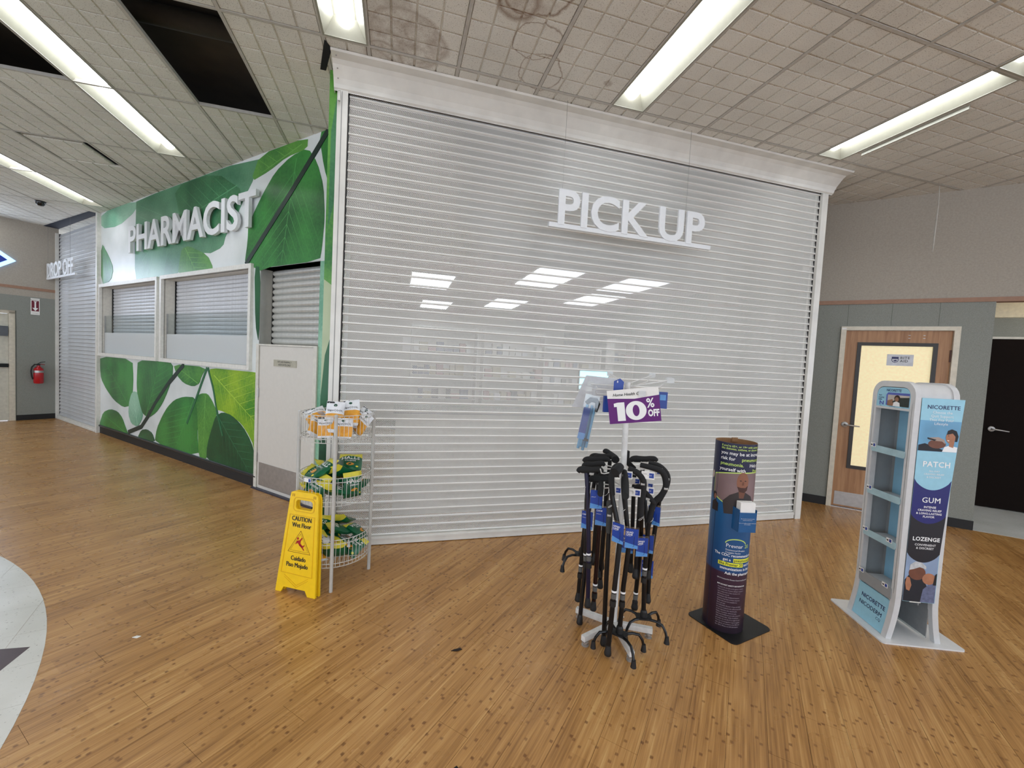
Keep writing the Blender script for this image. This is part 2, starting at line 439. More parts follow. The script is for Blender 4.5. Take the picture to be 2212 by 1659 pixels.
obj('floor_inlay', MB().ext([(-1.704, 2.532), (-2.75, 2.59), (-1.692, 1.48)], 0.0014, 0.0019, M_MAROON, 'z'), FL, label='dark maroon triangular inlay')

# ---------------------------------------------------------------- ceiling: T-bar grid, 2x4 scored tiles, troffers
CE = struct('ceiling', MB().box(-12, 11, -9, 14, 3.98, 4.02, mat('plenum_deck', (66, 56, 44), 0.9, scale=1.5, var=.4)))
Lx = [(-6.975, -6.685), (-4.82, -4.53), (-2.66, -2.375), (-0.565, -0.275), (1.58, 1.87), (3.74, 4.03), (5.9, 6.19)]
Ys = [-5.40, -4.18, -2.96, -1.74, -0.52, 0.70, 1.918, 3.136, 4.375, 5.62, 6.87, 8.14, 9.4, 10.65, 11.9]
BACK = [(-.52, .70), (-1.74, -.52), (-2.96, -1.74), (-4.18, -2.96)]  # unseen lamp rows behind the camera, added to brighten the shop
LIGHTS = {-6.975: [(8.14, 9.4), (6.87, 8.14), (3.136, 4.375)], -4.82: [(5.62, 8.14), (3.136, 5.62), (1.918, 3.136)],
          -2.66: [(3.136, 5.62), (.70, 3.136)], -0.565: [(1.918, 3.136), (.70, 1.918)], 1.58: [(1.918, 3.136), (.70, 1.918)], 3.74: [(1.918, 3.136), (.70, 1.918)], 5.9: []}
for k_ in LIGHTS: LIGHTS[k_] += BACK
VOIDS = {(-1.76, 3.136), (-3.28, 3.136), (-3.28, 1.918)}
_tm = {}
def tile_mesh(w, l):
    k = (round(w, 3), round(l, 3))
    if k in _tm: return _tm[k]
    mb = MB(); nx = max(1, round(w/0.152)); ny = max(1, round(l/0.152)); g = 0.0055
    mb.box(0.004, w-0.004, 0.004, l-0.004, 0.0045, 0.018, M_TILE)
    for i in range(nx):
        for j in range(ny):
            x0, x1, y0, y1 = w*i/nx+g+.004*(i == 0)*2, w*(i+1)/nx-g-.004*(i == nx-1)*2, l*j/ny+g+.008*(j == 0), l*(j+1)/ny-g-.008*(j == ny-1)
            v = [(x0, y0, .005), (x1, y0, .005), (x1, y1, .005), (x0, y1, .005), (x0+.003, y0+.003, -.0035), (x1-.003, y0+.003, -.0035), (x1-.003, y1-.003, -.0035), (x0+.003, y1-.003, -.0035)]
            mb.add(v, [(4, 7, 6, 5), (0, 4, 5, 1), (1, 5, 6, 2), (2, 6, 7, 3), (3, 7, 4, 0)], M_TILE)
    _tm[k] = mb.mesh('ceiling_tile'); return _tm[k]
def over_room(x0, x1, y0, y1):
    # ceiling bays that are really over the shop floor
    pts = [(x0, y0), (x1, y0), (x0, y1), (x1, y1)]
    ok = [p for p in pts if (p[1] < 3.30 or p[0] > 4.3 or (p[0]*NC.x+p[1]*NC.y) < P0.dot(NC)+0.02) and p[0]*NC.x+p[1]*NC.y < P1.dot(NC)+0.05]
    if not ok: return False
    return all((p[0]*TC.x+p[1]*TC.y) > P2.dot(TC)-1.3 for p in pts)
M_GRID = mat('grid_bar_paint', (186, 182, 174), 0.6)
tiles = []
xs = []
for a, b in zip(Lx[:-1], Lx[1:]):
    w = (b[0]-a[1])/3; xs += [(a[0], a[1], True)] + [(a[1]+w*i, a[1]+w*(i+1), False) for i in range(3)]
xs += [(Lx[-1][0], Lx[-1][1], True), (6.19, 6.8, False), (6.8, 7.41, False), (7.41, 8.02, False), (-7.6, -6.975, False), (-8.2, -7.6, False), (-8.8, -8.2, False)]
for x0, x1, strip in xs:
    for y0, y1 in zip(Ys[:-1], Ys[1:]):
        if not over_room(x0, x1, y0, y1): continue
        if strip and any(a-.01 <= y0 and y1 <= b+.01 for a, b in LIGHTS.get(x0, [])): continue
        if any(abs(x0-vx) < 0.06 and abs(y0-vy) < 0.01 for vx, vy in VOIDS): continue
        if abs(x0+3.90) < 0.06 and y0 == 5.62:
            tiles.append((x0, x1, y0+0.61, y1)); continue
        tiles.append((x0, x1, y0, y1))
tiles.sort(key=lambda t: ((t[0]+t[1])/2)**2+((t[2]+t[3])/2-1)**2 + (100 if t[3] < -0.6 else 0))
far = MB()
for i, (x0, x1, y0, y1) in enumerate(tiles):
    cut = min(y1, 3.60) if (x1 > -0.5 and x0 < 4.0 and y1 > 3.3) else y1
    me = tile_mesh(x1-x0, y1-y0)
    if cut < y1: me = tile_mesh(x1-x0, max(0.1, cut-y0))
    if i < 298: obj('ceiling_tile', me, CE, loc=(x0, y0, CEIL+random.uniform(-0.0012, 0.0016)))
    else: far.box(x0, x1, y0, y1, CEIL, CEIL+.012, M_TILE)
if far.v: o = obj('tile_field', far, CE); o['kind'] = 'stuff'
# lifted tile that left a dark gap
obj('lifted_ceiling_tile', tile_mesh(0.53, 0.53), CE, M=T3((-3.895, 5.692, CEIL+0.002), (0, 0, 0)), label='ceiling tile shifted in its grid with dark gaps beside it')
for x in sorted({round(v, 3) for a, b, s in xs for v in (a, b)}):
    obj('ceiling_grid_bar', MB().box(-0.011, 0.011, -5.4, 11.9 if x < -0.5 else (3.45 if x < 4.3 else max(3.2, 8.87-x)), -0.006, 0.02, M_GRID), CE, loc=(x, 0, CEIL))
for y in Ys:
    x1 = 8.0 if y < 3.3 else -0.4
    obj('ceiling_grid_bar', MB().box(-8.8, x1, -0.010, 0.010, -0.0055, 0.02, M_GRID), CE, loc=(0, y, CEIL))
# slot behind the missing panels: a suspended duct seen dimly
obj('air_duct', MB().tube([(-3.6, 3.7, 3.90), (0.0, 3.7, 3.90)], 0.07, mat('duct_dust', (52, 46, 38), 0.8), 12), CE, True)
M_LENS = emit('fluorescent_lens', (246, 250, 255), LAMP)
M_REFL = mat('troffer_reflector', (150, 148, 134), 0.35, var=0.03)
lens_me = None
def troffer_parts(w, l):
    h = MB(); d = 0.100; i = 0.022
    h.box(0, w, 0, i*0.6, -0.003, 0.004, M_REFL).box(0, w, l-i*0.6, l, -0.003, 0.004, M_REFL)
    h.box(0, i*0.6, 0, l, -0.003, 0.004, M_REFL).box(w-i*0.6, w, 0, l, -0.003, 0.004, M_REFL)
    x0, x1, y0, y1 = i*0.6, w-i*0.6, i*0.6, l-i*0.6; bx0, bx1 = x0+.060, x1-.060; by0, by1 = y0+.05, y1-.05
    v = [(x0, y0, 0), (x1, y0, 0), (x1, y1, 0), (x0, y1, 0), (bx0, by0, d), (bx1, by0, d), (bx1, by1, d), (bx0, by1, d)]
    h.add(v, [(0, 1, 5, 4), (1, 2, 6, 5), (2, 3, 7, 6), (3, 0, 4, 7), (4, 5, 6, 7)], M_REFL)
    ln = MB(); c = w/2; n = 8; prof = [(c+0.050*cos(pi+pi*k/n), 0.090+0.046*sin(pi+pi*k/n)) for k in range(n+1)]
    ln.ext(prof, by0-.02, by1+.02, M_LENS, 'y')
    return h.mesh('housing'), ln.mesh('lamp_lens')
_lm = {}
names = {(-2.66, 3.136): 'long fluorescent ceiling light between the two dark openings, ending near the PHARMACIST lettering',
 
 (-4.82, 5.62): 'slim fluorescent ceiling light at the left edge ending close to the far roller shutter',
 (-0.565, 1.918): 'fluorescent ceiling light with visible tube above the left end of the shutter hood',
 (1.58, 1.918): 'fluorescent ceiling light above the middle of the shutter hood', (3.74, 1.918): 'fluorescent ceiling light over the right end of the shutter hood',
 (3.74, .70): 'fluorescent ceiling light at the upper right corner, butted to its neighbour', (-6.975, 8.14): 'farthest ceiling light, a sliver at the left edge above the grey wall'}
for x, lst in LIGHTS.items():
    w = dict(Lx)[x]-x
    for y0, y1 in lst:
        l = y1-y0; k = (round(w, 2), round(l, 2))
        if k not in _lm: _lm[k] = troffer_parts(w, l-0.012)
        t = thing('ceiling_light', names.get((x, y0), 'unseen recessed fluorescent ceiling light, added to brighten the shop'), 'ceiling light', (x, y0+.006, CEIL-.004), 0, 'recessed fluorescent ceiling lights')
        obj('housing', _lm[k][0], t); obj('lamp_lens', _lm[k][1], t)
# loose bright diffuser edge hanging beside the right light
tag(obj('light_trim', MB().box(0, 0.012, 0, 0.75, -0.03, 0.0, M_REFL), loc=(4.05, 2.2, CEIL-.012), smooth=False), 'loose thin white trim strip hanging along the right ceiling light', 'light trim')
t = thing('dome_camera', 'small dark dome camera on the ceiling at the far left', 'camera', (-5.41, 8.26, CEIL-.004))
obj('base_ring', MB().lathe([(.062, 0), (.064, -.008), (.056, -.018)], mat('camera_ring', (40, 40, 42), .4), 20), t, True)
obj('dome', MB().lathe([(.055, -.018), (.052, -.045), (.034, -.068), (0.0, -.076)], mat('smoked_dome', (10, 10, 12), 0.1), 20), t, True)
tag(obj('cobweb_strand', MB().tube([(5.46, 3.145, CEIL), (5.46, 3.14, 3.45), (5.45, 3.14, 3.25), (5.445, 3.14, 3.05), (5.43, 3.13, 2.95)], [.004, .006, .009, .008, .003], mat('dusty_thread', (190, 186, 176), 0.9), 5)), 'dusty cobweb strand hanging from the ceiling before the taupe wall', 'cobweb')
# dark sheets paint the shade in the far shutter slot and hood-end gap
slot = MB().ext([(-0.56, 3.17), (-0.525, 3.245), (-0.60, 3.50), (-0.64, 3.50)], CEIL-.0075, CEIL+.001, M_DARK, 'z')
obj('gap_shade_sheet', slot, CE)
_a = P0+TC*(-4.80); _b = P0+TC*(-6.97)
q = [_a, _b, _b-NC*.20, _a-NC*.13]
obj('slot_shade_sheet', MB().ext([(p.x, p.y) for p in q], CEIL-.0085, CEIL-.0065, mat('slot_shadow', (16, 24, 44), 0.8), 'z'), CE)

# ---------------------------------------------------------------- pharmacy: angled mural wall (local x = s, y into wall)
M_MBG = mural_material('mural_background', (206, 212, 210), (226, 230, 230), 1)
wm = MB(); Th = 0.14
def slab(x0, x1, z0, z1): wm.box(x0, x1, 0, Th, z0, z1, M_MBG)
slab(-4.74, -4.70, 0, CEIL); slab(-4.70, -2.54, 0, 1.33); slab(-4.70, -2.54, 2.45, CEIL); slab(-2.54, -2.375, 0, CEIL)
slab(-2.375, -0.15, 0, 1.33); slab(-2.375, -0.15, 2.45, CEIL); slab(-0.15, 0.017, 0, CEIL); slab(0.017, 1.055, 2.424, CEIL); slab(1.055, 1.30, 0, CEIL)
WF = struct('wall_front', wm, loc=P0, rz=RZ_A)
LEAF = {'l1': [(-4.735, 1.292), (-3.421, 1.293), (-3.375, 1.024), (-3.394, 0.787), (-3.495, 0.575), (-3.735, 0.528), (-4.116, 0.603), (-4.451, 0.753), (-4.696, 0.917), (-4.737, 1.096)],
'l2': [(-3.204, 1.29), (-2.432, 1.305), (-2.059, 1.295), (-2.068, 1.105), (-2.203, 0.904), (-2.367, 0.717), (-2.563, 0.566), (-2.82, 0.459), (-3.038, 0.516), (-3.18, 0.688), (-3.241, 0.893), (-3.228, 1.103)],
'l3': [(-3.354, 0.814), (-3.211, 0.802), (-3.124, 0.646), (-3.01, 0.496), (-3.063, 0.397), (-3.2, 0.287), (-3.431, 0.307), (-3.54, 0.439), (-3.526, 0.608), (-3.44, 0.759)],
'l4': [(-4.738, 0.174), (-4.584, 0.366), (-4.278, 0.449), (-3.984, 0.441), (-3.794, 0.362), (-3.638, 0.209), (-3.534, 0.114), (-4.738, 0.11)],
'l5': [(-3.197, 0.118), (-3.06, 0.258), (-2.87, 0.294), (-2.684, 0.26), (-2.578, 0.129)],
'l6': [(-2.05, 1.285), (-1.139, 1.288), (-1.272, 1.154), (-1.31, 1.073), (-1.472, 1.018), (-1.729, 1.044), (-1.931, 1.135)],
'l7': [(-2.604, 0.125), (-2.533, 0.347), (-2.363, 0.543), (-2.197, 0.69), (-1.99, 0.805), (-1.723, 0.87), (-1.426, 0.886), (-1.36, 0.732), (-1.335, 0.596), (-1.35, 0.434), (-1.299, 0.121)],
'l8': [(-1.406, 0.888), (-1.266, 0.949), (-1.108, 0.962), (-0.99, 0.885), (-0.873, 0.763), (-0.888, 0.647), (-1.015, 0.478), (-1.086, 0.312), (-1.1, 0.124), (-1.299, 0.121), (-1.332, 0.496), (-1.38, 0.73)],
'l9': [(-1.042, 1.284), (-0.331, 1.284), (-0.042, 1.286), (0.016, 1.28), (0.016, 0.127), (-0.04, 0.464), (-0.173, 0.587), (-0.308, 0.678), (-0.514, 0.745), (-0.727, 0.778), (-0.874, 0.782), (-0.935, 0.928), (-1.016, 1.094), (-1.059, 1.206)],
'l10': [(-0.89, 0.704), (-0.727, 0.769), (-0.514, 0.754), (-0.273, 0.646), (-0.106, 0.508), (0.003, 0.33), (0.016, 0.124), (-0.49, 0.122), (-1.1, 0.124), (-1.086, 0.312), (-0.978, 0.54)],
'b1': [(-4.721, 3.176), (-4.412, 2.947), (-4.179, 2.708), (-4.307, 2.519), (-4.713, 2.489)],
'b2': [(-1.948, 2.47), (-1.908, 2.654), (-1.846, 2.81), (-1.654, 2.828), (-1.166, 2.672), (-1.008, 2.491), (-1.121, 2.47)],
'b3': [(-3.302, 2.511), (-3.362, 2.698), (-3.323, 3.558), (-3.32, 3.65), (-0.015, 3.65), (-0.159, 3.413), (-0.31, 3.269), (-0.531, 3.023), (-0.731, 2.869), (-0.797, 2.731), (-1.166, 2.672), (-1.654, 2.828), (-1.846, 2.81), (-1.946, 2.453), (-2.412, 2.438), (-3.3, 2.45)],
'b4': [(-0.312, 2.487), (-0.257, 2.732), (-0.249, 2.919), (-0.144, 3.041), (0.031, 3.224), (0.254, 3.413), (0.523, 3.518), (0.802, 3.544), (0.956, 3.373), (1.061, 3.135), (1.094, 2.839), (1.066, 2.549), (1.037, 2.428), (0.016, 2.428), (0.016, 2.40), (-0.1, 2.44)],
'b4b': [(-0.105, 2.463), (0.016, 2.436), (0.016, 1.60), (-0.064, 1.815)],
'b5': [(-0.046, 3.65), (0.799, 3.65), (0.79, 3.539), (0.442, 3.526), (0.139, 3.442), (-0.22, 3.389)],
'b6': [(-4.725, 3.40), (-4.726, 3.655), (-3.32, 3.655), (-3.323, 3.50), (-4.0, 3.35)],
'b7': [(0.968, 3.65), (1.16, 3.65), (1.16, 3.1), (1.063, 3.30)]}
PAL = {'g': ((26, 92, 42), (58, 140, 62)), 'd': ((14, 66, 40), (30, 96, 56)), 'y': ((70, 140, 40), (150, 186, 46)), 'm': ((40, 112, 50), (96, 158, 66)),
       'p': ((100, 160, 130), (150, 196, 168)), 't': ((56, 116, 84), (92, 148, 112)), 'k': ((24, 90, 56), (66, 130, 84))}
VEIN = {k: mat('vein_'+k, tuple(min(255, int(b[i]*1.0+22)) for i in range(3)), 0.4, var=0) for k, (a, b) in PAL.items()}
ML = {k: mural_material('leaf_'+k, *v) for k, v in PAL.items()}
def seg_hit(o, d, poly):
    best = None
    for i in range(len(poly)):
        a, b = poly[i-1], poly[i]; ex, ez = b[0]-a[0], b[1]-a[1]; den = d[0]*ez-d[1]*ex
        if abs(den) < 1e-9: continue
        t = ((a[0]-o[0])*ez-(a[1]-o[1])*ex)/den; s_ = ((a[0]-o[0])*d[1]-(a[1]-o[1])*d[0])/den
        if t > 1e-4 and 0 <= s_ <= 1 and (best is None or t < best): best = t
    return best
def smooth_poly(P, it=2):
    for _ in range(it):
        Q = []
        for i in range(len(P)):
            a, b = P[i-1], P[i]
            if math.hypot(b[0]-a[0], b[1]-a[1]) < 0.06: Q += [b]; continue
            Q += [(a[0]*.8+b[0]*.2, a[1]*.8+b[1]*.2), (a[0]*.2+b[0]*.8, a[1]*.2+b[1]*.8)]
        P = Q
    return P
lay = [0]
def leaf(poly, col, A=None, B=None, nv=7, parent=None, sm=True):
    lay[0] += 1; y = -0.0012 - 0.0003*lay[0]
    P = smooth_poly(poly, 1) if sm else poly
    mb = MB().ext(P, y, 0.0, ML[col], 'y')
    if A:
        A, B = Vector(A), Vector(B); ax = (B-A)
        def strip(a, b, w0, w1):
            d = (b-a).normalized(); nn = Vector((-d.y, d.x))
            flat(mb, [tuple(a-nn*w0), tuple(b-nn*w1), tuple(b+nn*w1), tuple(a+nn*w0)], y-0.0002, VEIN[col])
        strip(A, B, 0.006, 0.002)
        for i in range(1, nv):
            o = A+ax*(i/nv)
            for sg in (-1, 1):
                an = atan2(ax.y, ax.x)+sg*radians(42); d = (cos(an), sin(an)); t = seg_hit(o, d, P)
                if t and t > .05: strip(o, o+Vector(d)*t*0.93, 0.0028, 0.001)
    return obj('mural_leaf', mb, parent or WF)
leaf(LEAF['b6'], 'p'); leaf(LEAF['b3'], 't', (-1.9, 3.3), (-3.1, 2.75), 6); leaf([(-2.1, 3.64), (-1.0, 3.64), (-0.3, 3.28), (-0.75, 2.87), (-1.3, 2.95), (-1.9, 3.2)], 'k', (-0.5, 3.4), (-1.7, 3.2), 6)
leaf(LEAF['b2'], 'm', (-1.75, 2.81), (-1.45, 2.48), 5); leaf(LEAF['b5'], 'm', (0.7, 3.6), (0.0, 3.45), 5); leaf(LEAF['b7'], 'g')
leaf(LEAF['b4'], 'g', (0.62, 3.48), (0.40, 2.46), 8); leaf(LEAF['b4b'], 'd'); leaf(LEAF['b1'], 'g', (-4.6, 3.1), (-4.3, 2.6), 4)
leaf(LEAF['l9'], 'y', (-0.95, 1.2), (0.0, 0.72), 8); leaf(LEAF['l6'], 'm', (-1.35, 1.07), (-1.9, 1.24), 5); leaf(LEAF['l8'], 'm', (-1.15, .93), (-1.19, .14), 6)
leaf(LEAF['l7'], 'g', (-1.45, .86), (-1.95, .15), 8); leaf(LEAF['l10'], 'd', (-0.85, .72), (-0.1, .13), 8)
leaf(LEAF['l1'], 'g', (-3.5, .56), (-4.5, 1.2), 7); leaf(LEAF['l2'], 'g', (-2.9, .48), (-2.45, 1.28), 8); leaf(LEAF['l3'], 'p', (-3.2, .32), (-3.35, .78), 5)
leaf(LEAF['l4'], 'g', (-3.65, .14), (-4.6, .33), 5); leaf(LEAF['l5'], 'd', (-3.1, .14), (-2.75, .26), 4)
# background patches on the strip right of the doorway
leaf([(1.057, 2.42), (1.15, 2.42), (1.20, 1.9), (1.20, 0.02), (1.057, 0.02)], 'p', sm=False)
M_STEM = mat('mural_stem', (24, 46, 40), 0.4, var=0.1)
M_STEMG = mat('mural_green_stem', (40, 104, 66), 0.4, var=0.1)
def stem(pts, w, m):
    lay[0] += 1; y = -0.0012-0.0003*lay[0]; pts = [Vector(p) for p in pts]; L, R = [], []
    for i, p in enumerate(pts):
        d = (pts[min(i+1, len(pts)-1)]-pts[max(i-1, 0)]).normalized(); nn = Vector((-d.y, d.x)); L.append(tuple(p+nn*w)); R.append(tuple(p-nn*w))
    obj('mural_stem', MB().ext(L+R[::-1], y, 0.0, m, 'y'), WF)
stem([(-1.736, 1.289), (-2.182, 1.013), (-2.567, 0.721), (-2.821, 0.493), (-3.061, 0.304), (-3.547, 0.16)], 0.032, M_STEM)
stem([(-1.119, 1.28), (-1.269, 1.057), (-1.432, 0.805), (-1.626, 0.521)], 0.018, M_STEMG)
stem([(-1.1, 1.281), (-0.958, 1.041), (-0.854, 0.746), (-0.716, 0.479)], 0.016, M_STEMG)
stem([(1.111, 3.637), (0.81, 3.379), (0.462, 3.086), (-0.28, 2.487)], 0.03, M_STEM)
# black base with a rounded top nose
bb = MB().box(-4.72, 0.03, -0.012, 0.0, 0, 0.115, M_BLACK).tube([(-4.76, -0.008, 0.122), (0.035, -0.008, 0.122)], 0.017, mat('black_cove_base', (26, 26, 28), 0.3), 8)
struct('baseboard_front', bb, loc=P0, rz=RZ_A)
# columns / jambs at the wall ends
struct('trim_1', MB().box(-4.80, -4.738, -0.05, 0.12, 0, CEIL, M_WHITE), loc=P0, rz=RZ_A)
pil = MB().box(-0.568, -0.51, YP+.005, 4.35, 0, CEIL, mural_material('mural_edge_green', (150, 168, 128), (176, 188, 152), 1))
PL = struct('wall_corner', pil)
PLL = [[(-0.5675, 3.65), (-0.5105, 3.65), (-0.5105, 2.06), (-0.5675, 2.10)], [(-0.55, 3.2), (-0.5108, 3.5), (-0.5108, 2.7), (-0.55, 2.5)], [(-0.5675, .0), (-0.5105, .0), (-0.5105, 1.66), (-0.545, 1.52), (-0.5675, 1.2)]]
for q, c in zip(PLL, ('m', 'k', 'd')):
    lay[0] += 1; y = YP+.0051-.0003*(lay[0] % 5); obj('mural_leaf', MB().ext(q, y-.0015, y, ML[c], 'y'), PL)

# raised letters PHARMACIST
def islands(v, f):
    par = list(range(len(v)))
    def find(a):
        while par[a] != a: par[a] = par[par[a]]; a = par[a]
        return a
    key = {}
    for i, p in enumerate(v):
        k = (round(p[0], 5), round(p[1], 5), round(p[2], 5))
        if k in key: par[find(i)] = find(key[k])
        else: key[k] = i
    for q in f:
        for i in q[1:]: par[find(i)] = find(q[0])
    g = {}
    for q in f: g.setdefault(find(q[0]), []).append(q)
    out = []
    for fs in g.values():
        ids = sorted({i for q in fs for i in q}); mp = {a: b for b, a in enumerate(ids)}
        out.append(([v[i] for i in ids], [tuple(mp[i] for i in q) for q in fs]))
    return sorted(out, key=lambda t: min(p[0] for p in t[0]))
def letters(s, x0, x1, z0, cap, t, y, m, parent, bold=0.02, **k):
    v, f = text_geo(s, 1.0, t, bold=bold, res=4, **k)
    a, b = min(p[0] for p in v), max(p[0] for p in v); sz = cap/0.69
    for vv, ff in islands(v, f):
        vv = [(x0+(p[0]-a)*(x1-x0)/(b-a), y+p[1], z0+p[2]*sz) for p in vv]
        obj('letter', MB().add(vv, ff, m), parent)
M_SIGN = mat('white_sign_acrylic', (226, 228, 230), 0.35, var=0.02)
t = thing('wall_sign', 'raised white PHARMACIST lettering on the green leaf mural', 'sign', P0, RZ_A)
letters('PHARMACIST', -3.42, 0.00, 2.885, 0.368, 0.035, -0.060, M_SIGN, t, 0.020)
t['label'] = 'raised white PHARMACIST lettering on the green leaf mural'

# windows with white frames, small roller shutters and frosted guards
M_SHUT = mat('window_shutter_slat', (208, 210, 214), 0.35)
def window(n, x0, x1, z0, z1):
    w = struct('window_%d' % n, None, loc=P0, rz=RZ_A)
    fr = MB(); b = 0.05; y0 = -0.035
    v, f = outline_geo([[(x0, z0), (x1, z0), (x1, z1), (x0, z1)], [(x0+b, z0+b), (x1-b, z0+b), (x1-b, z1-b), (x0+b, z1-b)]], 0.05)
    fr.add([(p[0], p[1]+y0, p[2]) for p in v], f, M_WHITE)
    a0, a1, c0, c1 = x0+b, x1-b, z0+b, z1-b; dp = .16
    fr.box(a0-.01, a0, 0, dp, c0, c1, M_WHITE2).box(a1, a1+.01, 0, dp, c0, c1, M_WHITE2).box(a0, a1, 0, dp, c1, c1+.01, M_WHITE2).box(a0, a1, 0, dp+.1, c0-.01, c0, M_WHITE2)
    obj('window_frame', fr, w)
    zs = 1.66; p = (c1-zs)/15
    pr = [(0, 0), (-.004, .002), (-.009, p*.3), (-.010, p*.6), (-.006, p*.92), (0, p*.97), (.003, p*.5)]
    sm = MB().ext(pr, a0+.006, a1-.006, M_SHUT, 'x').mesh('slat')
    for i in range(15): obj('slat', sm, w, loc=(0, .150, zs+i*p))
    obj('bottom_bar', MB().box(a0+.004, a1-.004, .138, .160, zs-.03, zs, M_SHUT), w)
    obj('guide_rail', MB().box(a0, a0+.008, .125, .16, zs-.03, c1, M_BLACK), w)
    obj('counter', MB().box(a0, a1, .06, .5, c0, c0+.012, M_WHITE2).box(a0, a1, .163, .175, c0, zs+.01, mat('dim_interior', (150, 152, 152), 0.8)), w)
    g = obj('guard_glass', MB().box(a0+.004, a1-.004, .036, .042, c0, 1.97, M_CLEAR), w)
    obj('frosted_film', MB().box(a0+.006, a1-.006, .0335, .0345, c0, 1.69, M_FROST), w)
    obj('glass_channel', MB().box(a0, a0+.008, .030, .048, c0, 1.97, M_STEEL), w)
    return w
window(1, -4.737, -2.506, 1.303, 2.480)
window(2, -2.412, -0.117, 1.303, 2.485)
tag(obj('red_box', MB().box(-.62, -.19, .065, .12, 1.366, 1.43, mat('red_carton', (214, 30, 56), 0.4)), loc=P0, rz=RZ_A), 'red box lying behind the frosted glass of the larger window', 'box')

# dutch door with roller shutter above
dw = struct('door_1', None, loc=P0, rz=RZ_A)
rc = MB().box(0.005, 0.017, 0, .18, 1.60, 2.434, M_WHITE2).box(0.017, 1.055, 0, .18, 2.424, 2.436, M_WHITE2)
obj('reveal', rc, dw)
p = 0.0695
pr = [(.006, 0), (-.008, .004), (-.020, p*.22), (-.024, p*.48), (-.019, p*.74), (-.004, p*.88), (-.010, p*.93), (-.004, p*.98), (.006, p)]
sm = finish(MB().ext(pr, .03, 1.055, mat('galvanised_slat', (206, 206, 202), 0.28, 0.35), 'x').mesh('slat'), True)
for i in range(12): obj('slat', sm, dw, loc=(0, .150+random.uniform(-.002, .002), 1.61+i*p*0.985))
obj('guide_rail', MB().box(.018, .034, .13, .17, 1.60, 2.424, M_BLACK), dw)
obj('shelf', MB().box(0.0, 1.06, -.02, .18, 1.585, 1.602, M_WHITE2), dw)
lf = MB().box(0.06, 1.0, -.012, .03, 0.01, 1.583, mat('door_laminate', (210, 205, 197), 0.45, var=.015))
obj('door_leaf', lf, dw)
obj('door_frame', MB().box(0.0, 0.052, -.022, .05, 0, 1.60, M_WHITE2).box(1.008, 1.065, -.022, .05, 0, 1.60, M_WHITE2), dw)
obj('kick_plate', MB().box(.09, .97, -.015, -.012, .045, .30, M_STEEL), dw, label='scuffed steel kick plate')
for z in (.30, 1.02): obj('hinge', MB().tube([(.056, -.018, z), (.056, -.018, z+.10)], .009, M_STEEL, 8), dw)
obj('threshold', MB().box(0.0, 1.08, -.05, 0.03, 0, .012, mat('dark_threshold', (40, 40, 60), 0.4)), dw)
pl = MB().box(.33, .73, -.017, -.012, 1.372, 1.442, mat('brass_plate', (176, 170, 152), 0.4, 0.3))
text(pl, 'RITE AID PHARMACY', .026, M_TEXTB, .53, -.0175, 1.412, align='CENTER', bold=.012)
text(pl, 'ASSOCIATES ONLY', .026, M_TEXTB, .53, -.0175, 1.383, align='CENTER', bold=.012)
tag(obj('door_plate', pl, loc=P0, rz=RZ_A), 'small engraved ASSOCIATES ONLY plate on the grey dutch door', 'sign')

# ---------------------------------------------------------------- far roller shutter (drop off)
def slat_profile(p):
    return [(0.0, 0.0), (-.010, .0015), (-.0155, .006), (-.0155, .0095), (-.0105, .014), (-.0085, .020), (-.0055, .036), (-.0015, .052), (0.0, p-.0012), (.0012, p-.0012), (.0005, .052), (-.0035, .036), (-.0065, .020), (-.0085, .014), (-.0135, .0095), (-.0135, .006), (-.009, .003), (0.0, .0012)]
ds = thing('roller_shutter', 'tall narrow pale roller shutter at the far left beside the leaf mural', 'roller shutter', P0, RZ_A)
p = 0.068
sm = finish(MB().ext(slat_profile(p), 0, 2.10, mat('solid_white_slat', (206, 208, 210), .3, .15, scale=4), 'x').mesh('slat'), True)
for i in range(51): obj('slat', sm, ds, loc=(-6.92, 0.01, 0.07+i*p))
obj('bottom_bar', MB().box(-6.93, -4.81, -.035, .02, 0.004, .07, M_STEELW).box(-6.93, -4.83, -.05, -.035, 0.004, .03, M_STEELW), ds)
obj('guide_rail', MB().box(-6.965, -6.925, -.05, .04, 0, 3.56, M_STEELW), ds)
obj('guide_brush', MB().box(-6.925, -6.905, -.0, .03, 0.07, 3.55, M_BLACK), ds)

# ---------------------------------------------------------------- big pick-up shutter
ps = thing('roller_shutter', 'wide perforated white roller shutter under the PICK UP sign', 'roller shutter', (0, YP, 0))
sm2 = finish(MB().ext(slat_profile(p), 0, 4.665, M_PERF, 'x').mesh('slat'), True)
for i in range(52): obj('slat', sm2, ps, loc=(-0.425, 0.005, 0.072+i*p))
obj('bottom_bar', MB().box(-.43, 4.23, -.028, .02, .006, .072, M_STEELW).box(-.43, 4.23, -.036, -.028, .050, .060, M_STEELW), ps)
obj('guide_rail', MB().box(-.508, -.434, -.035, .05, 0, 3.50, M_STEELW).box(-.478, -.472, -.0365, -.035, 0, 3.49, mat('rail_seam', (150, 150, 146), 0.5)), ps)
obj('guide_rail', MB().box(4.243, 4.318, -.035, .05, 0, 3.49, M_STEELW), ps)
obj('brush_strip', MB().box(-.434, -.424, -.004, .02, .07, 3.49, M_BLACK), ps)
obj('brush_strip', MB().box(4.233, 4.243, -.004, .02, .07, 3.49, M_BLACK), ps)
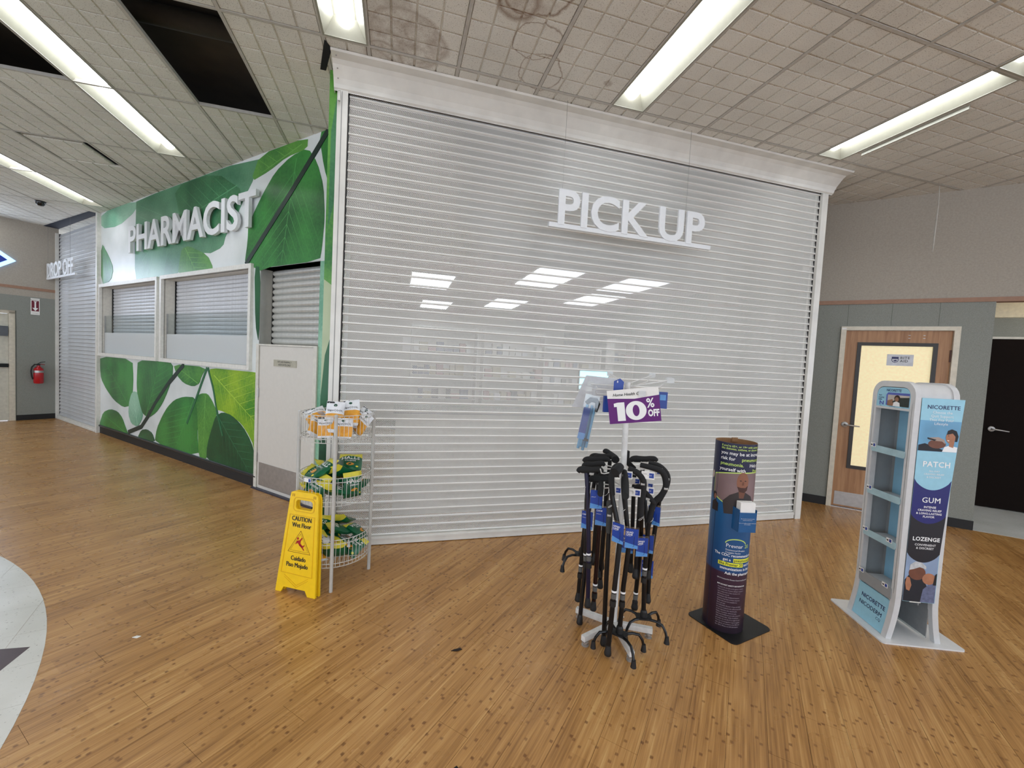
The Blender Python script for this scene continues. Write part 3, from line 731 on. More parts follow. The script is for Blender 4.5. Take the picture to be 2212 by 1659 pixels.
# hood: folded sheet following a polygonal profile (y relative to shutter plane)
HP = [(-.245, 3.652), (-.235, 3.640), (-.165, 3.636), (-.135, 3.618), (-.075, 3.560), (-.055, 3.528), (-.045, 3.506), (-.030, 3.496), (-.030, 3.490)]
hd = MB(); xa, xb = -.528, 4.365
v = [(xa, y, z) for y, z in HP]+[(xb, y, z) for y, z in HP]; n = len(HP)
hd.add(v, [(i, i+1, n+i+1, n+i) for i in range(n-1)], M_STEELW)
hd.ext(HP+[(.05, 3.49), (.05, 3.652)], xa-.004, xa, M_STEELW, 'x').ext(HP+[(.05, 3.49), (.05, 3.652)], xb, xb+.004, M_STEELW, 'x')
obj('hood', hd, ps)
for i, (y, z) in enumerate([(-.20, 3.625), (-.12, 3.59), (-.08, 3.545)]): obj('rivet', MB().lathe([(.006, 0), (.005, .003), (0, .004)], M_STEEL, 8, T=T3((xa+.03, y-.01, z), (radians(65), 0, 0))), ps)
obj('padlock', MB().box(-.50, -.482, -.075, -.06, 3.40, 3.455, M_ALU).tube([(-.498, -.067, 3.455), (-.498, -.067, 3.475), (-.484, -.067, 3.475), (-.484, -.067, 3.455)], .003, M_ALU, 6), ps)

# hanging signs
def hang_sign(label, word, loc, rz, L, x0, x1, cap, hang):
    t = thing('hanging_sign', label, 'sign', loc, rz)
    obj('sign_bar', MB().box(0, L, 0, .03, 0, .036, M_SIGN), t)
    letters(word, x0, x1, .034, cap, .018, -.004, M_SIGN, t, 0.024)
    for x in (x0+.03, L-.28): obj('hanging_wire', MB().tube([(x, .008, .036), (x, .008, hang)], .0012, mat('sign_wire', (120, 120, 118), 0.4, 0.5), 5), t)
    return t
hang_sign('white PICK UP letters on a bar, hanging before the wide shutter', 'PICK UP', (1.130, 3.20, 2.652), 0, 1.555, .072, 1.475, 0.268, CEIL-2.652)
_d0 = P0 + TC*0
pos0 = Vector((-.8307*7.9, 1.2778*7.9, 0))   # left end of the far sign
hang_sign('white DROP OFF letters on a bar, hanging before the far shutter', 'DROP OFF', (-6.50, 10.04, 2.653), RZ_A, 1.64, .07, 1.56, 0.258, CEIL-2.653)

# ---------------------------------------------------------------- pharmacy interior seen through the holes
inn = MB()
inn.box(-6.5, 4.36, 10.6, 10.65, 0, 2.74, M_WHITE2)
WI = struct('wall_back', inn)
IX = MB().ext([(-.5, 3.62), (4.36, 3.62), (4.36, 10.6), (-6.4, 10.6), (-4.5, 8.6), (-.5, 4.5)], 2.74, 2.78, mat('interior_ceiling', (196, 192, 184), 0.9), 'z') if True else MB().box(-.55, 4.36, 3.62, 10.6, 2.74, 2.78, mat('interior_ceiling', (196, 192, 184), 0.9))
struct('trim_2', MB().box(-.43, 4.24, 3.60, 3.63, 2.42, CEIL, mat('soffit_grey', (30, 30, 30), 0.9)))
CE2 = obj('inner_ceiling', IX, CE)
M_ILENS = emit('office_light_panel', (236, 244, 255), 3.0)
for x, y in [(.15, 6.0), (1.65, 4.85), (2.9, 4.65), (3.0, 6.2), (1.75, 7.6), (.45, 8.7), ]:
    t = thing('office_light', 'square light panel glimpsed through the holes of the pick-up shutter', 'ceiling light', (x, y, 2.735), 0, 'light panels inside the pharmacy')
    obj('light_frame', MB().box(-.02, .62, -.02, 1.24, -.005, .004, M_WHITE), t); obj('light_panel', MB().box(0, .6, 0, 1.22, -.008, -.005, M_ILENS), t)
def shelf_unit(x, y, w, h, rz, label, seed):
    rnd = random.Random(seed)
    t = thing('shelf_unit', label, 'shelf', (x, y, 0), rz)
    obj('side_panel', MB().box(0, .02, 0, .3, 0, h, M_WHITE), t); obj('side_panel', MB().box(w-.02, w, 0, .3, 0, h, M_WHITE), t)
    obj('back_panel', MB().box(.02, w-.02, .28, .3, 0, h, M_WHITE), t)
    for i in range(6):
        z = .1+i*(h-.15)/5; obj('shelf', MB().box(.02, w-.02, 0, .28, z, z+.015, M_WHITE), t)
    return t
us = [(.2, 6.9, 1.1, 2.1), (1.4, 6.9, 1.1, 2.1), (2.6, 7.3, 1.2, 1.9), (3.9, 7.0, .44, 2.1)]
wh = ['nearest the left end', 'second from the left', 'third from left and lower', 'at the right']
cols = [(130, 140, 160), (190, 150, 148), (230, 230, 225), (216, 214, 206), (200, 190, 160), (226, 226, 228), (110, 112, 118)]
for k, (x, y, w, h) in enumerate(us):
    shelf_unit(x, y, w, h, 0, 'white stock shelf inside the pharmacy, %s, seen through the shutter' % wh[k], k)
    rnd = random.Random(k+11)
    for i in range(5):
        z = .1+i*(h-.15)/5+.015; xx = x+.04
        while xx < x+w-.15:
            bw = rnd.uniform(.06, .14); bh = rnd.uniform(.08, .2); c = rnd.choice(cols)
            if rnd.random() < .8:
                tag(obj('stock_box', MB().box(0, bw, 0, .15, 0, bh, mat('stock_%d_%d_%d' % c, c, .5)), loc=(xx, y+.03, z)), 'small carton on a stock shelf behind the perforated shutter', 'box', 'cartons on the stock shelves inside the pharmacy')
            xx += bw+.015
ct = thing('service_counter', 'white service counter standing behind the pick-up shutter', 'counter', (.0, 4.1, 0))
obj('counter_front', MB().box(0, 3.9, 0, .03, 0, 1.0, M_WHITE2), ct); obj('counter_top', MB().box(-.02, 3.92, -.03, .6, 1.0, 1.04, mat('grey_laminate', (120, 120, 120), .5)), ct)
mn = thing('monitor', 'computer screen glowing pale blue through the shutter holes', 'monitor', (2.25, 4.45, 1.04), 0)
obj('monitor_stand', MB().box(-.1, .1, -.02, .12, 0, .01, M_BLACK).box(-.02, .02, .04, .06, 0, .25, M_BLACK), mn)
obj('monitor_case', MB().box(-.2, .2, .02, .04, .22, .48, M_BLACK), mn)
obj('screen', MB().box(-.185, .185, .016, .02, .235, .465, emit('lit_screen', (150, 225, 245), 3.0)), mn)
for i, (x, z, w, h) in enumerate([(.5, 1.3, .5, .3), (1.5, 1.6, .3, .4), (3.2, 1.3, .4, .3), (.1, 1.7, .3, .4)]):
    tag(obj('notice_sheet', MB().box(0, w, 0, .003, 0, h, M_PAPER), loc=(x, 10.59, z)), 'white notice hanging behind the pick-up shutter, number plate sized', 'notice', 'white notices hanging inside the pharmacy')
# side walls of the pharmacy volume
struct('wall_inner', MB().box(4.36, 4.42, 3.56, 10.6, 0, CEIL, M_GREYWALL))

# ---------------------------------------------------------------- right wall (local x = s to the near right, y into wall)
rw = MB(); DX0, DX1, DZ = .282, 1.309, 2.187
rw.box(-1.2, 2.6*2, 0, .1, 2.497, CEIL, M_TAUPE)
rw.box(-1.2, DX0, 0, .1, 0, 2.45, M_GREYWALL).box(DX0, DX1, 0, .1, DZ, 2.45, M_GREYWALL).box(DX1, 1.555, 0, .1, 0, 2.45, M_GREYWALL)
rw.box(1.535, 1.555, .1, 1.40, 0, 2.45, M_GREYWALL)
WR = struct('wall_right', rw, loc=P1, rz=RZ_A)
for x in (-.2, .335, .733, 1.131): obj('panel_joint', MB().box(x-.002, x+.002, -.001, 0, DZ+.01 if DX0-.01 < x < DX1 else .1, 2.449, mat('joint_line', (104, 108, 100), .9)), WR)
M_TRIMB = mat('brown_trim_paint', (158, 122, 100), 0.6)
struct('trim_3', MB().box(-1.2, 5.2, -.012, .1, 2.45, 2.497, M_TRIMB), loc=P1, rz=RZ_A)
struct('baseboard_right', MB().box(-1.2, DX0, -.008, 0, 0, .10, M_BLACK).box(DX1, 1.557, -.008, 0, 0, .10, M_BLACK).box(1.555, 1.56, -.008, .3, 0, .10, M_BLACK), loc=P1, rz=RZ_A)
d2 = struct('door_2', None, loc=P1, rz=RZ_A)
M_CREAM = mat('cream_door_frame', (216, 208, 190), 0.45)
obj('door_frame', MB().box(DX0, DX0+.05, -.02, .1, 0, DZ, M_CREAM).box(DX1-.05, DX1, -.02, .1, 0, DZ, M_CREAM).box(DX0+.05, DX1-.05, -.02, .1, DZ-.045, DZ, M_CREAM), d2)
v, f = outline_geo([[(.335, .012), (1.257, .012), (1.257, 2.139), (.335, 2.139)], [(.482, .52), (1.117, .52), (1.117, 1.972), (.482, 1.972)]], .04)
obj('door_leaf', MB().add([(p[0], p[1]+.012, p[2]) for p in v], f, M_WOOD), d2)
v, f = outline_geo([[(.45, .488), (1.148, .488), (1.148, 2.002), (.45, 2.002)], [(.488, .526), (1.11, .526), (1.11, 1.964), (.488, 1.964)]], .02)
obj('glazing_bead', MB().add([(p[0], p[1]+.002, p[2]) for p in v], f, mat('bronze_bead', (42, 36, 30), 0.4)), d2)
n = N('self_lit_frosted_pane'); g = n.noise(n.objc(), 40, 2); n.base(n.ramp(g, [(.3, lin((206, 194, 158))), (.7, lin((220, 208, 172)))])); n.rough(.5)
n.b.inputs['Emission Color'].default_value = lin((250, 232, 180)); n.b.inputs['Emission Strength'].default_value = 0.38  # pane glows by itself in place of light from the room behind
obj('glass_pane', MB().box(.485, 1.115, .022, .03, .52, 1.97, n.mat), d2, label='frosted pane glowing by itself as if lit from behind')
obj('kick_plate', MB().box(.36, 1.235, .009, .012, .03, .192, M_STEEL), d2)
hn = MB().lathe([(.033, 0), (.033, .008), (.02, .014)], M_STEEL, 20, T=T3((.398, .012, 1.01), (radians(90), 0, 0))).tube([(.398, 0, 1.01), (.398, -.045, 1.01), (.41, -.052, 1.01), (.47, -.052, 1.008), (.53, -.05, 1.004)], [.011, .010, .010, .009, .007], M_STEEL, 10)
obj('door_handle', hn, d2, True)
for x in (.895, 1.02):
    for z in (2.052, 2.085): obj('plate_screw', MB().box(x, x+.018, .009, .012, z, z+.006, M_ALU), d2)
obj('hinge', MB().box(1.245, 1.262, .002, .012, 1.80, 1.93, mat('hinge_brown', (90, 58, 46), .5)), d2)
obj('room_label', MB().box(.288, .33, -.0215, -.02, 2.15, 2.172, M_PAPER), d2)
pn = MB().box(.73, .96, .0205, .022, 1.74, 1.87, mat('silver_notice', (206, 208, 214), .4))
text(pn, 'RITE', .04, M_TEXTB, .845, .0200, 1.818, space=1.1, bold=.006); text(pn, 'AID', .04, M_TEXTB, .845, .0200, 1.782, space=1.1, bold=.006)
v, f = outline_geo([[(.772, 1.842), (.832, 1.842), (.832, 1.80), (.825, 1.785), (.802, 1.772), (.779, 1.785), (.772, 1.80)], [(.777, 1.818), (.777, 1.801), (.783, 1.79), (.802, 1.779), (.821, 1.79), (.827, 1.801), (.827, 1.818)]], .0)
pn.add([(p[0], p[1]+.0200, p[2]) for p in v], f, M_NAVY); flat(pn, [(.785, 1.80), (.81, 1.808), (.822, 1.80), (.802, 1.787)], .0198, M_NAVY)
tag(obj('door_notice', pn, loc=P1, rz=RZ_A), 'small silver RITE AID notice on the lit door pane', 'sign')
# recess on the right with the dark door
vs = MB(); VY = 1.395
vs.box(1.555, 5.2, VY, VY+.1, 0, 2.45, M_GREYWALL).box(1.555, 5.2, 0.1, VY, 2.95, 2.97, M_WHITE2).box(1.555, 5.2, VY, VY+.1, 2.44, 3.0, mat('cream_soffit', (232, 222, 196), .7))
struct('wall_recess', vs, loc=P1, rz=RZ_A)
d3 = struct('door_3', None, loc=P1+NC*(VY-.02), rz=RZ_A)
obj('door_leaf', MB().box(2.0, 3.0, -.03, .015, .01, 2.17, mat('dark_stained_door', (20, 11, 7), 0.7, spec=.1)), d3)
obj('door_frame', MB().box(1.90, 2.0, -.02, .02, 0, 2.19, mat('dark_frame', (34, 22, 16), .4)).box(1.9, 3.1, -.02, .02, 2.17, 2.20, M_WHITE2), d3)
hn = MB().lathe([(.033, 0), (.033, .01), (.02, .016)], M_STEEL, 20, T=T3((2.09, -.03, 1.02), (radians(90), 0, 0))).tube([(2.09, -.04, 1.02), (2.09, -.085, 1.02), (2.10, -.09, 1.02), (2.17, -.09, 1.012), (2.23, -.088, 1.005)], [.011, .010, .010, .009, .007], M_STEEL, 10)
obj('door_handle', hn, d3, True)
vf = MB(); 
obj('recess_floor', MB().box(1.557, 5.2, 0.0, VY, -.001, .0015, M_VCT, T=Matrix.Translation(P1) @ Matrix.Rotation(RZ_A, 4, 'Z')), FL)

t = thing('recess_light', 'ceiling light lighting the restroom recess on the right', 'ceiling light', P1+TC*2.6+NC*.7, RZ_A)
obj('housing', MB().box(-.35, .35, -.12, .12, 2.92, 2.945, M_WHITE), t); obj('lamp_lens', MB().box(-.32, .32, -.09, .09, 2.91, 2.92, emit('warm_lens', (255, 244, 220), 9.0)), t)

# ---------------------------------------------------------------- left wall (local x -> corner at 0, y into wall)
lw = MB()
lw.box(-6, 0, 0, .1, 2.30, 2.425, M_TAUPE).box(-6, 0, 0, .1, 2.425, CEIL, M_TAUPE)
lw.box(-.545, 0, 0, .1, 0, 2.30, M_GREYWALL).box(-1.75, -.545, 0, .1, 2.02, 2.30, M_GREYWALL).box(-6, -1.75, 0, .1, 0, 2.30, M_GREYWALL)
lw.box(-.545, -.535, .0, .14, 0, 2.02, M_GREYWALL)
WL = struct('wall_left', lw, loc=P2, rz=RZ_L)
struct('trim_4', MB().box(-6, 0, -.008, .0, 2.425, 2.475, M_TRIMB), loc=P2, rz=RZ_L)
struct('baseboard_left', MB().box(-.545, 0, -.008, 0, 0, .10, M_BLACK), loc=P2, rz=RZ_L)
d4 = struct('door_4', None, loc=P2, rz=RZ_L)
obj('door_frame', MB().box(-.62, -.545, .03, .14, 0, 2.0, M_CREAM).box(-1.75, -.545, .03, .14, 1.96, 2.02, M_CREAM), d4)
obj('door_leaf', MB().box(-1.65, -.622, .06, .10, .01, 1.955, mat('cream_door', (205, 202, 188), .45)), d4)
obj('closer_box', MB().box(-.78, -.632, .015, .06, 1.55, 1.73, mat('dark_grey_metal', (92, 96, 102), .4)), d4)
obj('push_bar', MB().box(-1.5, -.63, .015, .06, .985, 1.05, M_BLKMET), d4)
ar = MB().box(-.362, -.248, -.006, -.001, 1.975, 2.28, M_PAPER)
ar.box(-.352, -.258, -.0066, -.006, 2.04, 2.235, mat('maroon_print', (110, 16, 40), .5))
flat(ar, [(-.315, 2.225), (-.295, 2.225), (-.295, 2.10), (-.268, 2.10), (-.305, 2.045), (-.342, 2.10), (-.315, 2.10)], -.007, M_TEXTW)
flat(ar, [(-.325, 2.225), (-.285, 2.225), (-.285, 2.215), (-.325, 2.215)], -.0072, M_TEXTW)
text(ar, 'FIRE EXTINGUISHER', .014, M_TEXTB, -.305, -.0068, 2.25, align='CENTER'); text(ar, 'NO SMOKING', .012, M_TEXTB, -.305, -.0068, 2.0, align='CENTER')
tag(obj('extinguisher_sign', ar, loc=P2, rz=RZ_L), 'white and maroon down-arrow sign above the fire extinguisher', 'sign')
fe = thing('fire_extinguisher', 'red fire extinguisher hanging on the grey far-left wall', 'fire extinguisher', P2-(-NC)*0 + NC*(-.285) - (-TC)*.09, RZ_L)
fe.location = P2 + NC*(-.285) + TC*.10
obj('cylinder', MB().lathe([(.0, .69), (.055, .692), (.066, .71), (.066, .93), (.06, .97), (.03, 1.0), (.022, 1.01), (.022, 1.03), (0, 1.03)], mat('red_enamel', (176, 14, 24), .25), 20), fe, True)
obj('label_band', MB().lathe([(.0668, .895), (.0668, .935), (.0662, .935)], M_ALU, 20), fe, True)
obj('valve_handle', MB().box(-.02, .02, -.012, .012, 1.03, 1.06, M_BLKMET).tube([(-.01, 0, 1.06), (.03, 0, 1.09), (.085, 0, 1.10)], .006, M_BLKMET, 6).tube([(-.01, 0, 1.04), (.03, 0, 1.055), (.08, 0, 1.045)], .006, mat('red_lever', (150, 20, 24), .4), 6), fe)
obj('hose', MB().tube([(-.01, 0, 1.045), (-.05, -.01, 1.05), (-.085, -.01, 1.0), (-.095, 0, .92), (-.085, 0, .82), (-.07, 0, .77)], .011, M_BLACK, 8), fe, True)
obj('inspection_tag', MB().box(-.05, -.005, -.08, -.078, .93, 1.02, M_PAPER, T=T3(rot=(0, radians(22), 0))), fe)
obj('bracket', MB().box(-.03, .03, .06, .09, .95, 1.0, M_BLKMET), fe)
# lit diamond sign at the left edge
dm = thing('diamond_sign', 'glowing blue and white diamond sign at the left picture edge', 'sign', P2 + TC*.03, RZ_L)
def dia(cx, cz, a, b): return [(cx+a, cz), (cx, cz+b), (cx-a, cz), (cx, cz-b)]
obj('frame', MB().ext(dia(-1.46, 2.91, .92, .72), 0, .02, emit('pale_blue_lightbox', (150, 196, 250), 1.6), 'y'), dm)
obj('border', MB().ext(dia(-1.46, 2.91, .82, .64), -.006, 0, mat('blue_border', (30, 60, 170), .4), 'y'), dm)
obj('lit_panel', MB().ext(dia(-1.46, 2.91, .70, .545), -.012, -.006, emit('white_lightbox', (226, 238, 255), 6.0), 'y'), dm)

# ---------------------------------------------------------------- wire basket rack
RC = Vector((-.379, 3.03, 0)); RR = .228
rk = thing('wire_rack', 'three-tier round grey wire basket rack before the shutter', 'display rack', RC, 0)
for a in (-85.5, 8.6, 98, 189.5):
    x, y = .235*cos(radians(a)), .235*sin(radians(a))
    obj('leg', MB().tube([(x, y, 0), (x, y, 1.145)], .0115, mat('grey_tube', (190, 188, 182), .4), 10).lathe([(.0118, 1.145), (.008, 1.15), (0, 1.152)], M_GREY, 10, T=T3((x, y, 0))), rk, True)
for zt, zm, zf, zb in ((1.140, 1.117, .990, .965), (.737, .710, .585, .558), (.333, .305, .181, .157)):
    mb = MB(); ring = [(RR*cos(2*pi*i/48), RR*sin(2*pi*i/48)) for i in range(48)]
    for z in (zt, zm, zf, zb): mb.tube([(x, y, z) for x, y in ring], .0026, M_GREYW, 5, closed=True)
    for i in range(54):
        a = 2*pi*i/54; x, y = (RR+.003)*cos(a), (RR+.003)*sin(a); mb.tube([(x, y, zt), (x, y, zb)], .0016, M_GREYW, 4)
    for i in range(-8, 9):
        x = i*.026; h = sqrt(max(0, RR*RR-x*x)); mb.tube([(x, -h, zf), (x, h, zf)], .0017, M_GREYW, 4)
    for x in (-.12, 0, .12):
        h = sqrt(RR*RR-x*x); mb.tube([(-h, x, zf-.003), (h, x, zf-.003)], .0022, M_GREYW, 4)
    obj('basket', mb, rk)
obj('price_tag', MB().box(-.03, .03, -.002, 0, 0, .026, M_PAPER).box(.008, .027, -.0025, -.002, .003, .023, M_BLUEC), rk, M=T3((-.145, -.183, .708), (0, 0, radians(-38))))

M_BGREEN = mat('green_bag_film', (10, 92, 58), .28, var=.18, scale=18); M_BYEL = mat('yellow_bag_film', (226, 214, 70), .35, var=.1, scale=18)
M_BWHITE = mat('white_bag_film', (226, 228, 232), .25, var=.06); M_BORANGE = mat('orange_bag_film', (232, 164, 52), .3, var=.12, scale=18)
M_BGOLD = mat('gold_print', (222, 150, 50), .35); M_BSILV = mat('silver_bag_film', (176, 178, 182), .25, .3)
def bag(kind, w, h, t, seed):
    """pillow pack lying flat: x width, y height (header at +y), z thickness"""
    rnd = random.Random(seed); nx, ny = 8, 10; v = []; f = []
    top, bot = [], []
    def hgt(i, j):
        u, s = i/nx*2-1, j/ny*2-1
        e = max(0, (1-abs(u)**3))*max(0, 1-abs(s)**2.6) if True else 0
        return t/2*e**.7
    ph = [rnd.uniform(0, 6) for _ in range(4)]
    def P(i, j, sg):
        u, s = i/nx-.5, j/ny-.5
        cr = .0035*sin(9*u+ph[0]+s*5)*sin(7*s+ph[1])+.002*sin(23*u+ph[2])*cos(19*s)
        bend = .018*sin(ph[3])*(s*s*4-.3)
        return (u*w*(1-.05*abs(s)), s*h, sg*hgt(i, j)+cr*(1 if abs(s) < .49 else .5)+bend)
    mb = MB(); V = [P(i, j, 1) for j in range(ny+1) for i in range(nx+1)]; V2 = [P(i, j, -1) for j in range(ny+1) for i in range(nx+1)]
    main = {'green': M_BGREEN, 'white': M_BWHITE, 'orange': M_BWHITE}[kind]
    idx = lambda i, j: j*(nx+1)+i
    for j in range(ny):
        for i in range(nx):
            q = [idx(i, j), idx(i+1, j), idx(i+1, j+1), idx(i, j+1)]
            if kind == 'green': m = M_BYEL if j >= ny-2 else M_BGREEN
            else: m = M_BORANGE if (1 <= j < 6) else M_BWHITE
            mb.add([V[a] for a in q], [(0, 1, 2, 3)], m)
            mbk = M_BYEL if (kind == 'green' and j >= ny-2) else (M_BSILV if kind != 'green' else M_BGREEN)
            mb.add([V2[a] for a in q], [(3, 2, 1, 0)], mbk)
    def wrap(p):   # print lies on the upper film
        u, s = p[0]/w, p[2]/h
        i, j = (u+.5)*nx, (s+.5)*ny
        i0, j0 = min(nx-1, max(0, int(i))), min(ny-1, max(0, int(j))); fu, fs = i-i0, j-j0
        z = (V[idx(i0, j0)][2]*(1-fu)*(1-fs)+V[idx(i0+1, j0)][2]*fu*(1-fs)+V[idx(i0, j0+1)][2]*(1-fu)*fs+V[idx(i0+1, j0+1)][2]*fu*fs)
        return (p[0], p[2], z+.0012)
    pr = MB()
    if kind == 'green':
        text(pr, 'HALLS', w*.28, M_TEXTW, 0, 0, h*.10, align='CENTER', bold=.02, wrap=wrap, res=1)
        text(pr, 'DEFENSE', w*.12, M_TEXTW, 0, 0, -h*.02, align='CENTER', bold=.01, wrap=wrap, res=1)
        flat(pr, ell(0, -h*.2, w*.17, h*.09, 14), 0, M_BGOLD, wrap=wrap)
        flat(pr, [(-w*.35, h*.05), (w*.35, h*.05), (w*.35, h*.058), (-w*.35, h*.058)], 0, M_BYEL, wrap=wrap)
        flat(pr, ell(w*.3, -h*.34, w*.06, w*.06, 10), 0, M_BYEL, wrap=wrap)
    else:
        flat(pr, ell(0, h*.36, w*.10, h*.045, 12), 0, mat('dark_green_print', (16, 70, 52), .4), wrap=wrap)
        text(pr, 'VapoCOOL', w*.17, M_TEXTB, 0, 0, h*.17, align='CENTER', bold=.012, wrap=wrap, res=1)
        flat(pr, [(-w*.48, h*.43), (-w*.05, h*.43), (-w*.10, h*.485), (-w*.48, h*.485)], 0, M_TEXTB, wrap=wrap)
        flat(pr, ell(w*.1, -h*.15, w*.2, h*.1, 12), 0, M_BGOLD, wrap=wrap)
    return finish(mb.mesh('film'), True), pr.mesh('print'), 
_bm = {}
def put_bag(kind, x, y, z, rx, ry, rz, label, seed=0, w=.122, h=.172, t=.036, group=None):
    w, h, t = w*1.14, h*1.12, t*1.5
    k = (kind, seed % 4, w, h, t)
    if k not in _bm: _bm[k] = bag(kind, w, h, t, seed % 4)
    b = thing('lozenge_bag', label, 'candy bag', (0, 0, 0), 0, group)
    b.matrix_world = T3((RC.x+x, RC.y+y, z), (radians(rx), radians(ry), radians(rz)))
    obj('bag_film', _bm[k][0], b); obj('bag_print', _bm[k][1], b)
Gt, Gm, Gb = 'white and orange lozenge bags in the top basket', 'green lozenge bags in the middle basket', 'green lozenge bags in the bottom basket'
put_bag('orange', -.01, -.105, 1.115, 66, 4, 4, 'upright white and orange lozenge bag at the front of the top basket', 0, .10, .19, .035, group=Gt)
put_bag('orange', .085, -.02, 1.13, 62, -8, -14, 'white-topped orange lozenge bag leaning behind the foremost upright bag', 1, .10, .17, group=Gt)
put_bag('orange', -.135, .02, 1.10, 26, -18, 22, 'white and orange lozenge bag lying at the left rim of the top basket', 2, group=Gt)
put_bag('orange', -.12, -.08, 1.045, 52, 35, 35, 'orange lozenge bag standing edge-on in the front left of the top basket', 3, .10, .14, .03, group=Gt)
put_bag('white', -.055, -.15, 1.055, 82, 0, 10, 'white bag back, pressed upright against the front wires of the top basket', 0, .085, .12, .02, group=Gt)
put_bag('orange', .055, -.15, 1.05, 80, 0, -12, 'lozenge bag back with barcode lines right of the front leg, top basket', 1, .10, .12, .025, group=Gt)
put_bag('orange', .14, .01, 1.10, 38, 25, -42, 'crumpled orange lozenge bag at the right of the top basket', 2, .10, .15, group=Gt)
put_bag('white', .16, -.055, 1.065, 70, 28, -48, 'silver-backed lozenge bag curled up beside the right leg, top basket', 3, .09, .15, .02, group=Gt)
put_bag('orange', .02, .10, 1.035, 12, 0, 50, 'lozenge bag lying flat at the back of the top basket', 0, group=Gt)
put_bag('orange', .02, -.05, 1.012, 5, 3, -30, 'lozenge bag lying flat on the floor of the top basket', 1, group=Gt)
put_bag('green', -.085, -.06, .752, 30, -6, -62, 'big green lozenge bag lying tilted across the left of the middle basket', 0, .14, .19, .04, group=Gm)
put_bag('green', .085, .04, .770, 24, 2, 3, 'green lozenge bag on top of the heap, right of the front leg, middle basket', 1, .135, .16, .04, group=Gm)
put_bag('green', .035, -.05, .735, 30, 25, 150, 'yellow-ended bag wedged under the topmost bag in the middle basket', 2, group=Gm)
put_bag('green', .12, -.115, .665, 84, 0, 102-70, 'green bag standing upright at the front right wires, middle basket', 3, .115, .15, .03, group=Gm)
put_bag('green', -.03, -.12, .640, 38, -12, 160, 'green bag with a yellow end low behind the caution sign, middle basket', 0, .115, .16, group=Gm)
put_bag('green', -.13, .06, .690, 14, -20, 60, 'green bag at the back left of the middle basket', 1, group=Gm)
put_bag('green', -.12, -.08, .640, 20, 12, 100, 'dark green bag at the left bottom of the middle basket', 2, group=Gm)
put_bag('green', .06, .10, .700, 8, 8, -20, 'green bag under the heap at the back of the middle basket', 3, group=Gm)
put_bag('green', .12, 0, .645, 5, -6, 75, 'green bag lying flat at the right of the middle basket', 0, group=Gm)
put_bag('green', -.11, .02, .330, 30, -8, -30, 'green bag at the upper left of the bottom basket heap', 1, group=Gb)
put_bag('green', .03, .0, .325, 22, 6, 108, 'green bag with its label facing up at the centre of the bottom heap', 2, group=Gb)
put_bag('green', .14, .01, .300, 28, 14, 70, 'green bag at the right rim of the bottom basket', 3, .115, .15, group=Gb)
put_bag('green', .03, .10, .350, 30, 10, 160, 'bag showing a yellow crimped end at the back of the bottom basket', 0, group=Gb)
put_bag('white', .02, -.09, .270, 20, -5, 95, 'white bag back lying across the bottom basket', 1, .10, .17, .02, group=Gb)
put_bag('green', .02, -.125, .225, 58, 3, 178, 'bag with a bright yellow header at the front wires of the bottom basket', 2, .14, .13, .03, group=Gb)
put_bag('green', .14, -.06, .225, 40, 20, -40, 'green bag low at the right wires of the bottom basket', 3, .115, .13, group=Gb)
put_bag('white', -.08, -.13, .205, 25, 8, 30, 'small white lozenge bag at the bottom front, bottom basket', 2, .09, .11, .02, group=Gb)
put_bag('green', -.10, -.05, .215, 8, 4, 80, 'dark green bag on the floor of the bottom basket', 0, group=Gb)

put_bag('orange', -.07, .06, 1.075, 30, 10, 130, 'orange lozenge bag behind the left one, top basket', 1, group=Gt)
put_bag('orange', .07, .08, 1.085, 34, -14, -60, 'orange lozenge bag at the back right of the top basket', 3, group=Gt)
put_bag('green', .0, -.02, .690, 16, 10, 40, 'green bag buried in the middle of the middle basket', 1, group=Gm)
put_bag('green', -.06, .10, .735, 24, -10, 120, 'green bag with yellow end showing at the back of the middle basket', 2, group=Gm)
put_bag('green', -.10, -.13, .660, 70, 20, -30, 'green bag standing at the front left wires of the middle basket', 3, group=Gm)
put_bag('green', .06, -.10, .625, 10, 0, 100, 'green bag on the floor of the middle basket under the upright one', 2, group=Gm)
put_bag('green', -.03, .04, .285, 14, 6, 20, 'green bag in the heart of the bottom heap', 3, group=Gb)
put_bag('green', .06, -.03, .250, 18, -8, 140, 'green bag under the white one in the bottom basket', 0, group=Gb)
put_bag('green', -.13, -.06, .265, 36, 16, -60, 'green bag half hidden by the caution sign, bottom basket', 1, group=Gb)

